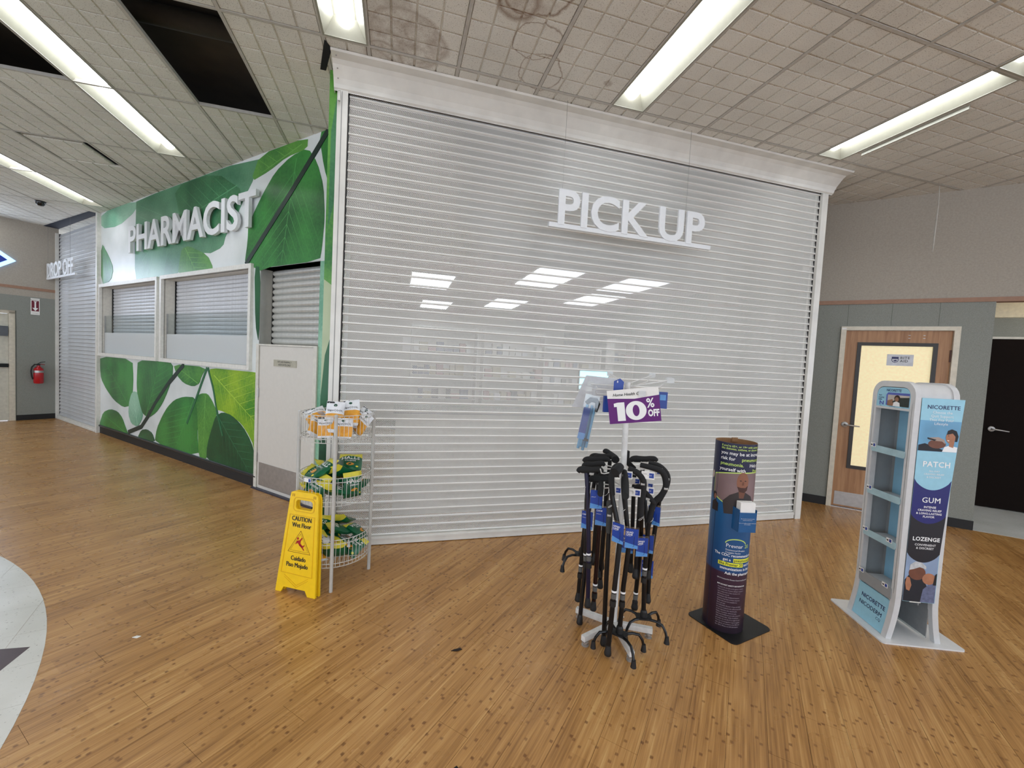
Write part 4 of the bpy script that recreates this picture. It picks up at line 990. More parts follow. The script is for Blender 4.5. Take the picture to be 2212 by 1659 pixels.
# ---------------------------------------------------------------- caution sign
cs = thing('wet_floor_sign', 'yellow folding CAUTION Wet Floor sign leaning by the wire rack', 'wet floor sign', (-.5725, 2.8025, 0), radians(-30.07))
M_YEL = mat('yellow_plastic', (246, 202, 22), .38, var=.03); M_YEL2 = mat('yellow_plastic_edge', (226, 176, 12), .4, var=.03)
def leafpanel(front):
    body = [(-.150, 0), (-.108, 0), (-.088, .035), (.072, .035), (.092, 0), (.150, 0), (.122, .60), (.112, .635), (.085, .645), (-.062, .645), (-.085, .638), (-.092, .60)]
    hole = rrect(-.045, .082, .535, .595, .02)[::-1]
    v, f = outline_geo([body, hole], .014); mb = MB().add(v, f, M_YEL)
    if front:
        for lp, w in (([(-.118, .125), (.118, .120), (.105, .50), (-.083, .50)], .004),):
            inn_ = [(x*(1-.035), z+(w if z < .3 else -w)) for x, z in lp]
            v, f = outline_geo([lp, inn_[::-1]], .002); mb.add([(p[0], p[1]-.002, p[2]) for p in v], f, M_YEL2)
        v, f = outline_geo([rrect(-.062, .098, .52, .612, .025), rrect(-.057, .093, .525, .607, .022)[::-1]], .002); mb.add([(p[0], p[1]-.002, p[2]) for p in v], f, M_YEL2)
        for i in range(7):
            z = .115-.013*i; x = .1
            for sg in (-1, 1):
                mb.ext([(0.005, z-.055+.0), (sg*x*.9, z), (sg*x*.9, z-.004), (0.005, z-.060)], -.0012, 0, M_YEL2, 'y') if z-.06 > .037 else None
        for x in (-.072, -.060, .088, .100): mb.box(x-.002, x+.002, -.0008, 0, .612, .630, mat('brown_slot', (150, 96, 10), .6))
    return mb
tf = T3((0, 0, 0), (radians(-4.0), 0, 0))
fp = obj('front_panel', leafpanel(True), cs, M=T3((0, 0, .001), (radians(-4.0), 0, 0)))
obj('back_panel', leafpanel(False), cs, M=T3((.004, .030, .001), (radians(-3.0), 0, 0)))
obj('hinge_bar', MB().tube([(-.07, .052, .635), (.10, .052, .635)], .008, M_YEL, 8), cs)
tx = MB()
for s_, z, sz, x in (('CAUTION', .462, .041, .010), ('Wet Floor', .422, .041, .012), ('Cuidado', .212, .041, .006), ('Piso Mojado', .170, .041, .0)):
    for dx_ in (-.0011, 0, .0011): text(tx, s_, sz, M_TEXTB, x+dx_, -.0014-dx_*.01, z, align='CENTER', bold=.004, sx=.80)
M_DKR = mat('dark_red_print', (168, 16, 20), .5, var=0); M_BRN = mat('brown_print', (120, 60, 10), .5, var=0)
for a, w in ((0.0, .0022), (.011, .0015)):
    o_ = [(-.078+a*1.6, .262+a), (.092-a*1.6, .262+a), (.010, .405-a*1.8)]; cx, cz = .007, .31
    sc_ = 1-w*22; i_ = [(cx+(x-cx)*sc_, cz+(z-cz)*sc_) for x, z in o_]
    v, f = outline_geo([o_, i_[::-1]], 0); tx.add([(p[0], -.0014, p[2]) for p in v], f, M_BRN)
flat(tx, ell(-.008, .352, .0075, .0075, 12), -.0015, M_DKR)
for q in ([(-.014, .338), (.006, .343), (.022, .362), (.028, .358), (.014, .336), (.014, .322), (.032, .310), (.042, .318), (.046, .314), (.034, .300), (.012, .306), (.0, .318), (-.012, .326)],
          [(.002, .312), (.024, .298), (.040, .282), (.046, .286), (.028, .304), (.010, .320)], [(-.014, .338), (-.024, .316), (-.020, .314), (-.008, .328)]):
    flat(tx, q, -.0016, M_DKR)
obj('lettering', tx, fp)

# ---------------------------------------------------------------- cane rack (local x = right as seen, y = away, z up)
KC = Vector((1.278, 2.089, 0)); vd = Vector((.522, .853, 0)); RZ_K = atan2(-.522, .853)
kr = thing('cane_rack', 'white four-footed floor stand hung with black walking canes', 'display rack', KC, RZ_K)
M_WT = mat('white_tube', (222, 221, 218), .3, var=.08, scale=30)
fl_ = [(-.146, -.19), (.094, -.222), (.194, .01), (-.207, .058)]
fl_ = [((Vector((x, y, 0))-KC).dot(Vector((.853, -.522, 0))), (Vector((x, y, 0))-KC).dot(vd)) for x, y in ((1.055, 2.004), (1.242, 1.85), (1.448, 1.995), (1.129, 2.243))]
for x, y in fl_:
    L = sqrt(x*x+y*y); a = atan2(y, x)
    obj('foot', MB().box(.015, L+.02, -.0135, .0135, .030, .060, M_WT), kr, M=T3(rot=(0, 0, a)))
    obj('levelling_foot', MB().lathe([(.020, 0), (.020, .006), (.012, .010), (.012, .014), (.019, .018), (.019, .024), (.008, .030)], M_STEEL, 14, T=T3((x, y, 0))), kr, True)
obj('pole', MB().tube([(0, 0, .03), (-.004, 0, .9), (-.012, 0, 1.46)], .0165, M_WT, 16), kr, True)
hub = MB().lathe([(.03, .93), (.03, .95), (.017, .955)], M_WT, 16).lathe([(.028, .84), (.028, .86), (.017, .865)], M_WT, 16)
obj('collar', hub, kr, True)
hooks = [(-25, 1.455), (20, 1.455), (55, 1.475), (120, 1.47), (165, 1.455), (200, 1.43), (-70, 1.43), (-160, 1.39)]
for i, (a, z) in enumerate(hooks):
    ca, sa = cos(radians(a)), sin(radians(a)); L = .24 if abs(a) < 60 else .22; m = MB()
    up = .05 if i in (0, 1, 2, 3) else 0.0
    m.tube([(-.012+.02*ca, .02*sa, z-.02), (-.012+L*ca, L*sa, z+up-.02)], .0028, M_WT, 6)
    m.tube([(-.012+.02*ca, .02*sa, z-.045), (-.012+L*.8*ca, L*.8*sa, z-.045+up*.7), (-.012+L*.85*ca, L*.85*sa, z-.03+up*.7)], .0028, M_WT, 6)
    h = obj('display_hook', m, kr)
    obj('price_plate', MB().box(-.018, .018, -.0015, 0, -.012, .016, mat('clear_grey_plate', (205, 207, 206), .3)), h, M=T3((-.012+(L+.002)*ca, (L+.002)*sa, z+up-.022), (0, 0, 0)))
# lower white arms that carry the canes
arms = []
for tier, z in ((0, .955), (1, .855)):
    for k in range(8):
        a = radians(k*45+(0 if tier == 0 else 22)); r = .12 if tier else .15; ca, sa = cos(a), sin(a)
        m = MB().tube([(.015*ca, .015*sa, z), (r*ca, r*sa, z-.01), ((r+.02)*ca, (r+.02)*sa, z-.005), ((r+.03)*ca, (r+.03)*sa, z+.02)], .0035, M_WT, 6)
        o = obj('cane_arm', m, kr)
        if k in (6, 7, 0, 1) or (tier and k in (5,)):
            fx = MB().box(-.034, .034, -.0015, 0, -.021, .021, M_PAPER)
            fx.box(.006, .030, -.0022, -.0015, -.013, .013, M_BLUEC)
            text(fx, 'CANE', .007, M_TEXTB, -.025, -.0018, .004); text(fx, '34.99', .008, M_TEXTW, .0045, -.0026, -.003, sx=.8)
            obj('price_label', fx, o, M=T3(((r+.012)*ca+.01, (r+.012)*sa-.012, z+.015), (0, 0, 0)))
def hang_card(par, x, y, z, rot, w=.074, h=.118, word='CANE'):
    c = MB().box(-w/2, w/2, -.0012, .0, -h, 0, M_CLEAR).box(-w/2+.004, w/2-.004, -.0022, -.0012, -h+.004, -.010, M_BLUEC)
    y0 = -.0025
    flat(c, [(-w/2+.004, -h+.004), (w/2-.004, -h+.004), (w/2-.004, -h+.020), (-w/2+.004, -h+.034)], y0, mat('sky_card', (90, 150, 215), .3))
    text(c, word, .0125, M_TEXTW, -w/2+.008, y0-.0002, -.034, bold=.02, line=.9); text(c, 'walking aid', .006, M_TEXTW, -w/2+.008, y0-.0002, -.050)
    c.tube([(w*.18, y0, -.05), (w*.18, y0, -h+.016), (w*.10, y0, -h+.013)], .0009, M_TEXTB, 4)
    o = obj('hang_card', c, par, M=T3((x, y, z), (0, 0, radians(rot))))
    return o
def cane(label, shaft, handle, kind='tip', r=.0125, m=M_BLKMET, cards=(), bandz=None, hm=None, foam=.0155, quadrot=0):
    """shaft: list of (x, y, z) bottom->top; handle: path points; built in rack space, parented to its own empty at the tip"""
    b = Vector(shaft[0]); mb0 = Matrix.Rotation(RZ_K, 4, 'Z'); base = KC + (mb0 @ b)
    t = thing('walking_cane', label, 'walking cane', base, RZ_K, 'walking canes hung on the white stand')
    q = lambda p: tuple(Vector(p)-b)
    sh = [q(p) for p in shaft]; L = len(sh)
    obj('shaft', MB().tube(sh, r, m, 12), t, True)
    d = (Vector(sh[1])-Vector(sh[0])).normalized()
    low = [tuple(d*s_) for s_ in (.0, .035, .05)]
    if kind == 'tip':
        obj('rubber_tip', MB().tube([tuple(d*-.004), tuple(d*.004), tuple(d*.012), tuple(d*.040), tuple(d*.052)], [.017, .0195, .0185, .0145, .0125], M_BLACK, 14), t, True)
    else:
        a0 = radians(quadrot); pm = MB()
        pl_ = [(cos(a0+radians(w_))*rr, sin(a0+radians(w_))*rr) for w_, rr in ((35, .052), (145, .052), (215, .052), (325, .052))]
        pm.ext(pl_, .004, .012, M_BLACK, 'z').lathe([(.02, .012), (.018, .04), (.013, .05)], M_BLACK, 14)
        obj('base_plate', pm, t)
        for w_, rr in ((35, .05), (145, .05), (215, .05), (325, .05)):
            a = a0+radians(w_); ca, sa = cos(a), sin(a); R2 = rr+.085
            lg = obj('foot_leg', MB().tube([(rr*.7*ca, rr*.7*sa, .006), ((rr+.02)*ca, (rr+.02)*sa, .012), ((rr+.055)*ca, (rr+.055)*sa, .006), ((R2-.01)*ca, (R2-.01)*sa, -.022), (R2*ca, R2*sa, -.055)], .0075, M_BLKMET, 8), t, True)
            obj('rubber_tip', MB().tube([(R2*ca, R2*sa, -.045), (R2*ca, R2*sa, -.065), (R2*ca, R2*sa, -.083)], [.010, .0125, .0155], M_BLACK, 12), lg, True)
    if bandz is not None:
        for lo, hi in zip(sh[:-1], sh[1:]):
            z = bandz-b.z
            if lo[2] <= z <= hi[2]:
                k = (z-lo[2])/(hi[2]-lo[2]); c = Vector(lo).lerp(Vector(hi), k); dd = (Vector(hi)-Vector(lo)).normalized()
                bd = MB().tube([tuple(c), tuple(c+dd*.010)], r+.0012, M_TEXTW, 12).tube([tuple(c-dd*.034), tuple(c-dd*.006)], r+.0008, mat('grey_label', (92, 92, 90), .5), 12)
                obj('size_band', bd, t)
                obj('lock_collar', MB().tube([tuple(c-dd*.075), tuple(c-dd*.045)], r+.0035, M_BLACK, 12), t)
    hp = [q(p) for p in handle[0]]
    def cr(P, sub=4):
        out = []
        for i in range(len(P)-1):
            a_, b_, c_, d_ = P[max(i-1, 0)], P[i], P[i+1], P[min(i+2, len(P)-1)]
            for k_ in range(sub):
                u_ = k_/sub; out.append(tuple(.5*((2*b_[n_])+(-a_[n_]+c_[n_])*u_+(2*a_[n_]-5*b_[n_]+4*c_[n_]-d_[n_])*u_*u_+(-a_[n_]+3*b_[n_]-3*c_[n_]+d_[n_])*u_**3) for n_ in range(len(b_))))
        return out+[tuple(P[-1])]
    hx_ = cr([tuple(p_)+(r_,) for p_, r_ in zip(hp, handle[1])])
    obj('handle', MB().tube([h_[:3] for h_ in hx_], [h_[3] for h_ in hx_], hm or M_FOAM, 14), t, True)
    hm_ = Vector(hp[len(hp)//2])
    obj('grip_insert', MB().tube([tuple(hm_+Vector((-.010, -.012, -.020))), tuple(hm_+Vector((.010, -.012, -.020)))], [.007, .007], mat('pale_grey_insert', (176, 174, 170), .5), 8), t, True)
    tp = Vector(sh[-1])
    obj('wrist_loop', MB().tube([tuple(tp+Vector((.012*cos(a_), .012*sin(a_)-.002, -.035-.045*(1-cos(a_/2+1.57))*.6))) for a_ in (0, .8, 1.6, 2.4, 3.2, 4.0, 4.8, 5.6, 6.28)], .0016, mat('clear_tie', (196, 196, 194), .4), 5), t, True)
    for (x, y, z, rot, word) in cards:
        p = q((x, y, z)); hang_card(t, p[0], p[1], p[2], rot, word=word)
    return t
def derby(x, y, z, ang, L=.115):
    """swan-like handle: rear knob raised, front end dipping, over shaft top (x,y,z); ang = direction in rack plan"""
    ca, sa = cos(radians(ang)), sin(radians(ang))
    pts = [(-.035, .004), (-.026, .016), (-.010, .020), (.010, .021), (.035, .024), (.060, .030), (.080, .030), (.092, .020)]
    rr = [.012, .0175, .0205, .0195, .0180, .0165, .0155, .009]
    return ([(x+a*ca*L/.115, y+a*sa*L/.115, z+b_) for a, b_ in pts], rr)
def crook(pts, r0=.015): return (pts, [r0]*(len(pts)-1)+[r0*.85])
cane('cane with black derby handle at the front left, dark blue patterned shaft', [(-.150, -.10, .17), (-.163, -.10, .468), (-.185, -.10, .783), (-.205, -.09, .935)], derby(-.215, -.09, .930, 0, .125), m=mat('dark_blue_pattern', (22, 18, 48), .35, .2, scale=60), bandz=.47, cards=((-.14, -.115, .86, 15, ''), ), r=.0125)
cane('slim black cane at the far left, second from the edge, long shaft', [(-.196, -.03, .018), (-.185, -.0, .355), (-.202, 0, .75), (-.200, 0, .93)], derby(-.20, .0, .940, 20), bandz=.42, cards=((-.19, -.02, .70, -10, 'CANE'),))
cane('black cane at the far left edge whose tip hangs highest above the white foot', [(-.226, .10, .08), (-.218, .10, .387), (-.20, .10, .95)], derby(-.20, .10, .950, 8, .14), bandz=.30)
cane('cane with black derby handle behind the left ones', [(-.150, .16, .30), (-.15, .16, .95)], derby(-.17, .19, .955, 0, .13))
cane('black cane with big round handle end facing forward, left of the pole, back row', [(-.10, .20, .26), (-.097, .2, .5), (-.09, .2, .96)], ([(-.13, .23, 1.0), (-.12, .22, 1.01), (-.09, .21, .995), (-.06, .15, .985), (-.055, .13, .98)], [.010, .016, .018, .022, .024]))
cane('black cane with shiny reddish shaft, middle left', [(-.122, -.05, .13), (-.119, -.05, .258), (-.117, -.05, .715), (-.125, -.05, .87)], ([(-.165, .0, .905), (-.15, -.01, .90), (-.125, -.05, .885), (-.118, -.13, .845), (-.118, -.145, .84)], [.012, .014, .016, .0165, .0165]), m=mat('dark_wine_metal', (34, 12, 14), .25, .3), bandz=.275, cards=((-.108, -.066, .75, 2, 'CANE'),))
cane('black cane hanging short in the middle left, back row', [(-.097, .10, .19), (-.099, .10, .365), (-.095, .10, .85)], derby(-.11, .08, .870, 5, .11))
cane('long cane with grey finger-grip handle at the front, left of the pole', [(-.048, -.17, .018), (-.055, -.17, .351), (-.060, -.165, .70), (-.062, -.16, .80)], ([(-.060, -.165, .64), (-.060, -.168, .70), (-.062, -.168, .76), (-.063, -.165, .80), (-.063, -.165, .815)], [.014, .017, .0165, .0185, .016]), r=.0125, hm=mat('dark_grey_grip', (58, 58, 56), .8))
cane('foremost black offset cane, standing just left of the pole', [(-.022, -.245, .018), (-.010, -.235, .36), (.003, -.22, .645), (-.05, -.20, .84), (-.058, -.20, .88)], ([(-.052, -.20, .86), (-.060, -.20, .92), (-.062, -.20, .965), (-.045, -.205, 1.01), (-.022, -.225, 1.02), (-.045, -.27, 1.0)], [.014, .0155, .016, .018, .021, .024]), r=.0130, bandz=.355, cards=((-.010, -.235, .735, -28, 'OFFSET\nCANE'),))
cane('front quad cane with small four-legged base near the middle', [(.031, -.20, .110), (.036, -.20, .381), (.050, -.20, .607), (.020, -.20, .80), (.012, -.20, .87)], ([(.02, -.20, .80), (.005, -.19, .88), (-.002, -.17, .96), (.003, -.18, .99), (.012, -.21, .94), (.015, -.245, .885), (.015, -.26, .88)], [.013, .013, .012, .012, .016, .018, .018]), kind='quad', quadrot=-20, r=.0125, bandz=.34, cards=((.060, -.22, .712, 4, 'QUAD\nCANE'),))
cane('black cane hanging behind the pole, middle right', [(.077, .15, .30), (.073, .15, .482), (.06, .15, .93)], ([(.06, .16, .93), (.016, .18, .965), (.008, .2, 1.0), (.008, .2, 1.028)], [.015, .017, .019, .018]), cards=((.045, .02, .58, 5, 'CANE'),))
cane('cane with big arched foam handle right of the pole, inner one', [(.109, .03, .14), (.111, .03, .234), (.118, .0, .50), (.105, -.10, .80)], crook([(.10, -.11, .74), (.099, -.12, .83), (.105, -.12, .882), (.101, -.12, .94), (.073, -.12, .974), (.023, -.13, .995)], .0175), bandz=.23)
cane('right quad cane with four curved black feet', [(.157, -.05, .140), (.146, -.05, .393), (.149, -.05, .648), (.160, -.05, .78)], crook([(.150, -.05, .69), (.168, -.05, .797), (.209, -.05, .855), (.226, -.05, .912), (.206, -.05, .974), (.163, -.05, .994), (.084, -.05, 1.005)], .0165), kind='quad', quadrot=12, r=.0125, bandz=.42, cards=((.122, -.075, .615, 20, 'OFFSET\nCANE'), (.176, -.04, .79, -20, 'CANE')))
cane('black derby cane at the back right of the stand', [(.182, .08, .17), (.181, .08, .401), (.10, .14, .97)], derby(.075, .15, .975, 4, .14), cards=((.165, .05, .44, 5, 'CANE'),))
cane('black cane with arched handle at the far right, behind the outer arch', [(.17, .04, .33), (.19, .04, .6), (.205, .03, .82)], crook([(.205, .03, .80), (.235, .02, .88), (.236, .01, .95), (.19, .0, 1.0), (.13, .0, 1.012)], .0145), cards=((.155, .02, .60, 0, 'CANE'),))
cane('black derby cane at the lower right, handle pointing down right', [(.10, -.04, .36), (.095, -.04, .83)], ([(.06, -.05, .872), (.08, -.05, .882), (.105, -.05, .875), (.135, -.06, .845), (.165, -.065, .810), (.17, -.065, .80)], [.010, .014, .016, .015, .013, .008]))
cane('black derby cane at the lower left, under the front left handle', [(-.13, -.02, .40), (-.135, -.03, .86)], derby(-.155, -.05, .875, -6, .10))
cane('back left quad cane with curved feet poking out on the left', [(-.225, .15, .345), (-.20, .15, .6), (-.16, .15, .94)], derby(-.15, .17, .955, 5, .11), kind='quad', quadrot=5, r=.0125)

# top of the rack: sign, folding cane, packages
sg = thing('discount_sign', 'purple and white 10% OFF Home Health Care card on the cane stand', 'sign', KC + Matrix.Rotation(RZ_K, 3, 'Z') @ Vector((.026, -.20, 0)), RZ_K)
rot = radians(-9.0); SGM = T3((0, 0, 1.345), (radians(2), rot, 0))
w_, h_ = .260, .178
cd = MB().box(-w_/2, w_/2, -.001, .001, -h_/2, h_/2, M_PAPER)
flat(cd, [(-w_/2, -h_/2), (w_/2, -h_/2), (w_/2, h_/2-.042), (.0076, h_/2-.053), (-w_/2, h_/2-.042)], -.0015, M_PURPLE)
obj('card', cd, sg, M=SGM)
tx = MB()
text(tx, 'Home Health Care', .0205, M_TEXTB, -.102, -.0022, .056, shear=.3, sx=1.0, bold=.014)
flat(tx, [(-.100, .018), (-.100, .000), (-.086, .000), (-.086, -.076), (-.046, -.076), (-.046, .022), (-.082, .022)][::-1], -.0022, M_TEXTW)
v, f = outline_geo([ell(.010, -.026, .052, .050, 40), ell(.010, -.026, .017, .030, 32)[::-1]], 0); tx.add([(p[0], -.0022, p[2]) for p in v], f, M_TEXTW)
text(tx, '%', .068, M_TEXTW, .064, -.0022, -.014, bold=.018, sx=.85)
text(tx, 'OFF', .048, M_TEXTW, .068, -.0022, -.060, bold=.045, sx=.66)
obj('lettering', tx, sg, M=SGM)
def kloc(x, y, z): return KC + Matrix.Rotation(RZ_K, 3, 'Z') @ Vector((x, y, z))
fc = thing('folding_cane', 'folded light blue cane in a clear sleeve hanging at the left', 'folding cane', kloc(-.19, -.10, 1.38), RZ_K)
M_SKY = mat('light_blue_metal', (84, 150, 190), .3, .2)
RT = T3((0, 0, 0), (0, radians(9), 0))
for dx, dy, z0, z1 in ((-.022, 0, -.315, -.06), (.004, .012, -.322, -.06), (.020, 0, -.30, -.07), (-.010, -.014, -.30, -.10)):
    obj('cane_section', MB().tube([(dx, dy, z1), (dx, dy, z0)], .0085, M_SKY, 10, T=RT), fc, True)
obj('handle', MB().tube([(-.03, 0, -.055), (-.01, 0, -.03), (.02, 0, -.028), (.032, 0, -.045), (.03, 0, -.09)], [.012, .015, .015, .014, .010], M_BLACK, 10, T=RT), fc, True)
obj('insert_card', MB().box(-.036, .002, -.026, -.024, -.255, -.075, M_BLUEC, T=RT).box(-.036, .002, -.0262, -.026, -.255, -.22, mat('sky_card', (90, 150, 215), .3), T=RT), fc)
obj('strap', MB().box(-.006, .026, -.02, .02, -.262, -.250, M_BLACK, T=RT), fc)
obj('clear_sleeve', MB().box(-.042, .038, -.030, -.0295, -.33, 0.0, M_CLEAR, T=RT).tube([(0, 0, 0), (0, 0, .05)], .002, M_CLEAR, 5, T=RT), fc)
bp = thing('blue_package', 'small blue wrapped package on a hook above the discount card', 'package', kloc(-.058, -.07, 1.45), RZ_K)
obj('wrapper', MB().ext([(-.028, -.05), (.024, -.05), (.024, -.016), (.026, .012), (.004, .030), (-.028, .014)], -.02, .02, M_BLUEC, 'y'), bp)
text_mb = text(MB(), 'II', .016, M_TEXTW, -.012, -.021, .006, bold=.02); obj('print', text_mb, bp)
tag(obj('backing_card', MB().ext([(-.155, -.165), (.16, -.175), (.10, .02), (-.08, .03)], 0, .003, mat('grey_card', (200, 201, 204), .6), 'y'), loc=kloc(-.175, .06, 1.455), rz=RZ_K), 'large blank pale grey card hanging behind the folding cane', 'card')
tag(obj('blue_box', MB().box(-.022, .022, -.01, .01, -.045, .045, M_BLUEC).box(-.016, .014, -.011, -.01, .0, .03, mat('sky_card', (90, 150, 215), .3)), loc=kloc(.178, -.06, 1.375), rz=RZ_K), 'blue carded product hanging right of the 10% card', 'package')
tag(obj('blue_box', MB().box(-.02, .02, -.01, .01, -.06, .03, M_BLUEC), loc=kloc(-.115, -.10, 1.35), rz=RZ_K+.5), 'blue carded product peeping out left of the 10% card', 'package')

# ---------------------------------------------------------------- cardboard column standee
VC = Vector((1.992, 2.028, 0)); VR = .113
RZ_V = atan2(1.992, 2.028)*-1 + radians(32)        # print faces to the right of the viewer
cl = thing('column_display', 'round cardboard Prevnar 20 column on a black plate', 'display stand', VC, RZ_V)
n = N('dark_blue_print_board'); o_ = n.sep(n.objc()); z_ = o_[2]
c = n.ramp(z_, [(0.0, lin((30, 14, 30))), (0.362, lin((52, 22, 46))), (0.372, lin((14, 66, 118))), (0.80, lin((22, 88, 138))), (0.82, lin((12, 24, 74))), (0.98, lin((10, 14, 56)))])
n.base(c); n.rough(.4); M_COL = n.mat
VH = 1.135; N_ = 48
mb = MB(); ring = lambda r, z: [(r*cos(2*pi*k/N_), r*sin(2*pi*k/N_), z) for k in range(N_)]
zs = [0.004, .35, .62, .9, VH]
v = [p for z in zs for p in ring(VR, z)]
f = [(i*N_+k, i*N_+(k+1) % N_, (i+1)*N_+(k+1) % N_, (i+1)*N_+k) for i in range(len(zs)-1) for k in range(N_)]
mb.add(v, f, M_COL)
obj('tube', mb, cl, True)
M_KRAFT = mat('brown_kraft_board', (150, 112, 76), .8)
v = ring(VR-.003, .02)+ring(VR-.003, VH)+ring(VR, VH); f = [(k, N_+k, N_+(k+1) % N_, (k+1) % N_) for k in range(N_)]+[(N_+k, 2*N_+k, 2*N_+(k+1) % N_, N_+(k+1) % N_) for k in range(N_)]
obj('inner_board', MB().add(v, f, M_KRAFT).box(.03, .065, .09, .1, VH-.02, VH+.006, M_KRAFT), cl)
def cyl(off): return lambda p: ((VR+off)*sin(p[0]/VR), -(VR+off)*cos(p[0]/VR), p[2])
def dense(poly, n_=6):
    out = []
    for i in range(len(poly)):
        a, b = poly[i-1], poly[i]
        out += [(a[0]+(b[0]-a[0])*k/n_, a[1]+(b[1]-a[1])*k/n_) for k in range(n_)]
    return out
def cflat(mb, poly, off, m):
    """filled print wrapped round the column, sliced in narrow vertical strips"""
    x0 = min(p[0] for p in poly); x1 = max(p[0] for p in poly); k = max(1, int((x1-x0)/.012)+1)
    for i in range(k):
        a, b = x0+(x1-x0)*i/k, x0+(x1-x0)*(i+1)/k
        q = halfplane(halfplane(poly, (-1, 0), -a), (1, 0), b)
        if len(q) > 2: flat(mb, q, 0, m, wrap=cyl(off))
M_YG = mat('lime_print', (196, 222, 110), .45, var=0); M_YHI = mat('yellow_highlight', (224, 226, 60), .45, var=0)
pr = MB(); A0 = -.142
rows = [('If you\'re 65+, or 19+ with certain conditions', 1.112, .0165, M_YG), ('like diabetes, asthma, or chronic heart', 1.096, .0165, M_YG), ('you may be at increased', 1.066, .0275, M_TEXTW), ('risk for pneumococcal', 1.034, .0275, M_TEXTW), ('pneumonia. Help protect', 1.002, .0275, M_YG), ('yourself with Prevnar 20', .970, .0275, M_TEXTW)]
for s_, z, sz, m in rows:
    if s_.startswith('risk'):
        text(pr, 'risk for', sz, m, A0, 0, z, bold=.016, wrap=cyl(.0008)); text(pr, 'pneumococcal', sz, M_YG, A0+.115, 0, z, bold=.012, wrap=cyl(.0008))
    elif s_.startswith('pneumonia'):
        text(pr, 'pneumonia.', sz, m, A0, 0, z, bold=.012, wrap=cyl(.0008)); text(pr, 'Help protect', sz, M_TEXTW, A0+.163, 0, z, bold=.012, wrap=cyl(.0008))
    elif s_.startswith('yourself'):
        text(pr, 'yourself with', sz, m, A0-.003, 0, z, bold=.016, wrap=cyl(.0008)); text(pr, 'Prevnar 20', sz, M_YG, A0+.187, 0, z, bold=.012, wrap=cyl(.0008))
    else: text(pr, s_, sz, m, A0, 0, z, bold=.012, wrap=cyl(.0008))
obj('lettering', pr, cl)
ph = MB()
SH = -.106
LX = [-.175+.325*i/20 for i in range(21)]
lens = [(x, .966-.03*((x-.04)/.21)**2) for x in LX] + [(x, .765+.055*((x+.02)/.155)**2) for x in LX[::-1]]
M_PH = mat('photo_backdrop', (128, 104, 104), .5, var=.12, scale=4)
grow = [(x*1.02, z+(.006 if i_ < 21 else -.006)) for i_, (x, z) in enumerate(lens)]
sh_ = lambda P: [(-.012+(x-.092)*1.22, .912+(z-.822)*1.22) for x, z in P if True]
cflat(ph, grow, .0006, M_YG); cflat(ph, lens, .0009, M_PH)
cflat(ph, sh_([(.02, .66), (.01, .72), (.04, .755), (.075, .775), (.105, .775), (.14, .755), (.16, .72), (.165, .68)]), .0012, mat('grey_tee', (52, 44, 44), .6))
cflat(ph, sh_([(.075, .785), (.08, .745), (.10, .745), (.108, .785)]), .0014, mat('skin_shade', (112, 70, 52), .6))
cflat(ph, sh_(ell(.092, .822, .027, .048, 24)), .0016, mat('skin_print', (140, 92, 70), .6))
cflat(ph, sh_([(.068, .80), (.078, .776), (.10, .772), (.114, .785), (.117, .808), (.105, .796), (.085, .796)]), .0019, mat('short_beard', (74, 46, 38), .7))
for x in (.082, .103): cflat(ph, sh_(ell(x, .829, .0045, .0022, 8)), .0021, M_TEXTB)
cflat(ph, sh_([(.090, .824), (.096, .824), (.098, .808), (.088, .808)]), .0020, mat('skin_shade', (112, 70, 52), .6))
cflat(ph, sh_(ell(-.035, .735, .013, .02, 14)), .0014, mat('dark_hair', (36, 24, 24), .7)); cflat(ph, sh_(ell(-.031, .73, .008, .014, 12)), .0016, mat('skin_print', (140, 92, 70), .6))
cflat(ph, sh_([(-.05, .66), (-.05, .70), (-.03, .715), (-.01, .70), (-.01, .66)]), .0015, mat('dark_hair', (36, 24, 24), .7))
for x in (-.13, -.06): cflat(ph, sh_(ell(x, .835, .008, .02, 10)), .0012, mat('lamp_glow_print', (222, 200, 180), .5))
obj('photo_print', ph, cl)
lo = MB()
cflat(lo, ell(-.02, .537, .062, .038, 16, 10, 175)+ell(-.02, .537, .057, .032, 16, 175, 10), .0008, M_YG)
text(lo, 'Prevnar', .030, M_TEXTW, -.075, 0, .521, wrap=cyl(.0008)); text(lo, '20', .030, M_YG, .032, 0, .521, wrap=cyl(.0008))
text(lo, 'Pneumococcal 20-valent', .0135, M_TEXTW, -.075, 0, .501, sx=.82, wrap=cyl(.0008)); text(lo, 'Conjugate Vaccine', .0135, M_TEXTW, -.075, 0, .486, sx=.82, wrap=cyl(.0008))
text(lo, 'Pfizer', .028, M_TEXTW, .092, 0, .524, bold=.02, wrap=cyl(.0008))
cflat(lo, [(-.03, .434), (.13, .434), (.13, .457), (-.03, .457)], .0006, M_YHI); cflat(lo, [(-.11, .407), (.03, .407), (.03, .430), (-.11, .430)], .0006, M_YHI)
for s_, z, x, m in (('The CDC recommends adults', .466, -.135, M_TEXTW), ('get a', .439, -.085, M_TEXTW), ('pneumococcal vaccine', .439, -.026, M_TEXTB), ('like Prevnar 20', .412, -.105, M_TEXTB), ('and other', .412, .035, M_TEXTW), ('immunizations in the past.', .385, -.098, M_TEXTW), ('Ask the pharmacist today', .358, -.070, M_TEXTW)):
    text(lo, s_, .0225, m, x, 0, z, bold=.014, sx=.95, wrap=cyl(.0009))
text(lo, 'CDC=Centers for Disease Control and Prevention', .010, M_TEXTW, -.11, 0, .325, sx=.9, wrap=cyl(.0008), res=1)
text(lo, 'IMPORTANT SAFETY INFORMATION', .0115, M_TEXTW, -.105, 0, .288, bold=.02, sx=.85, wrap=cyl(.0008), res=1)
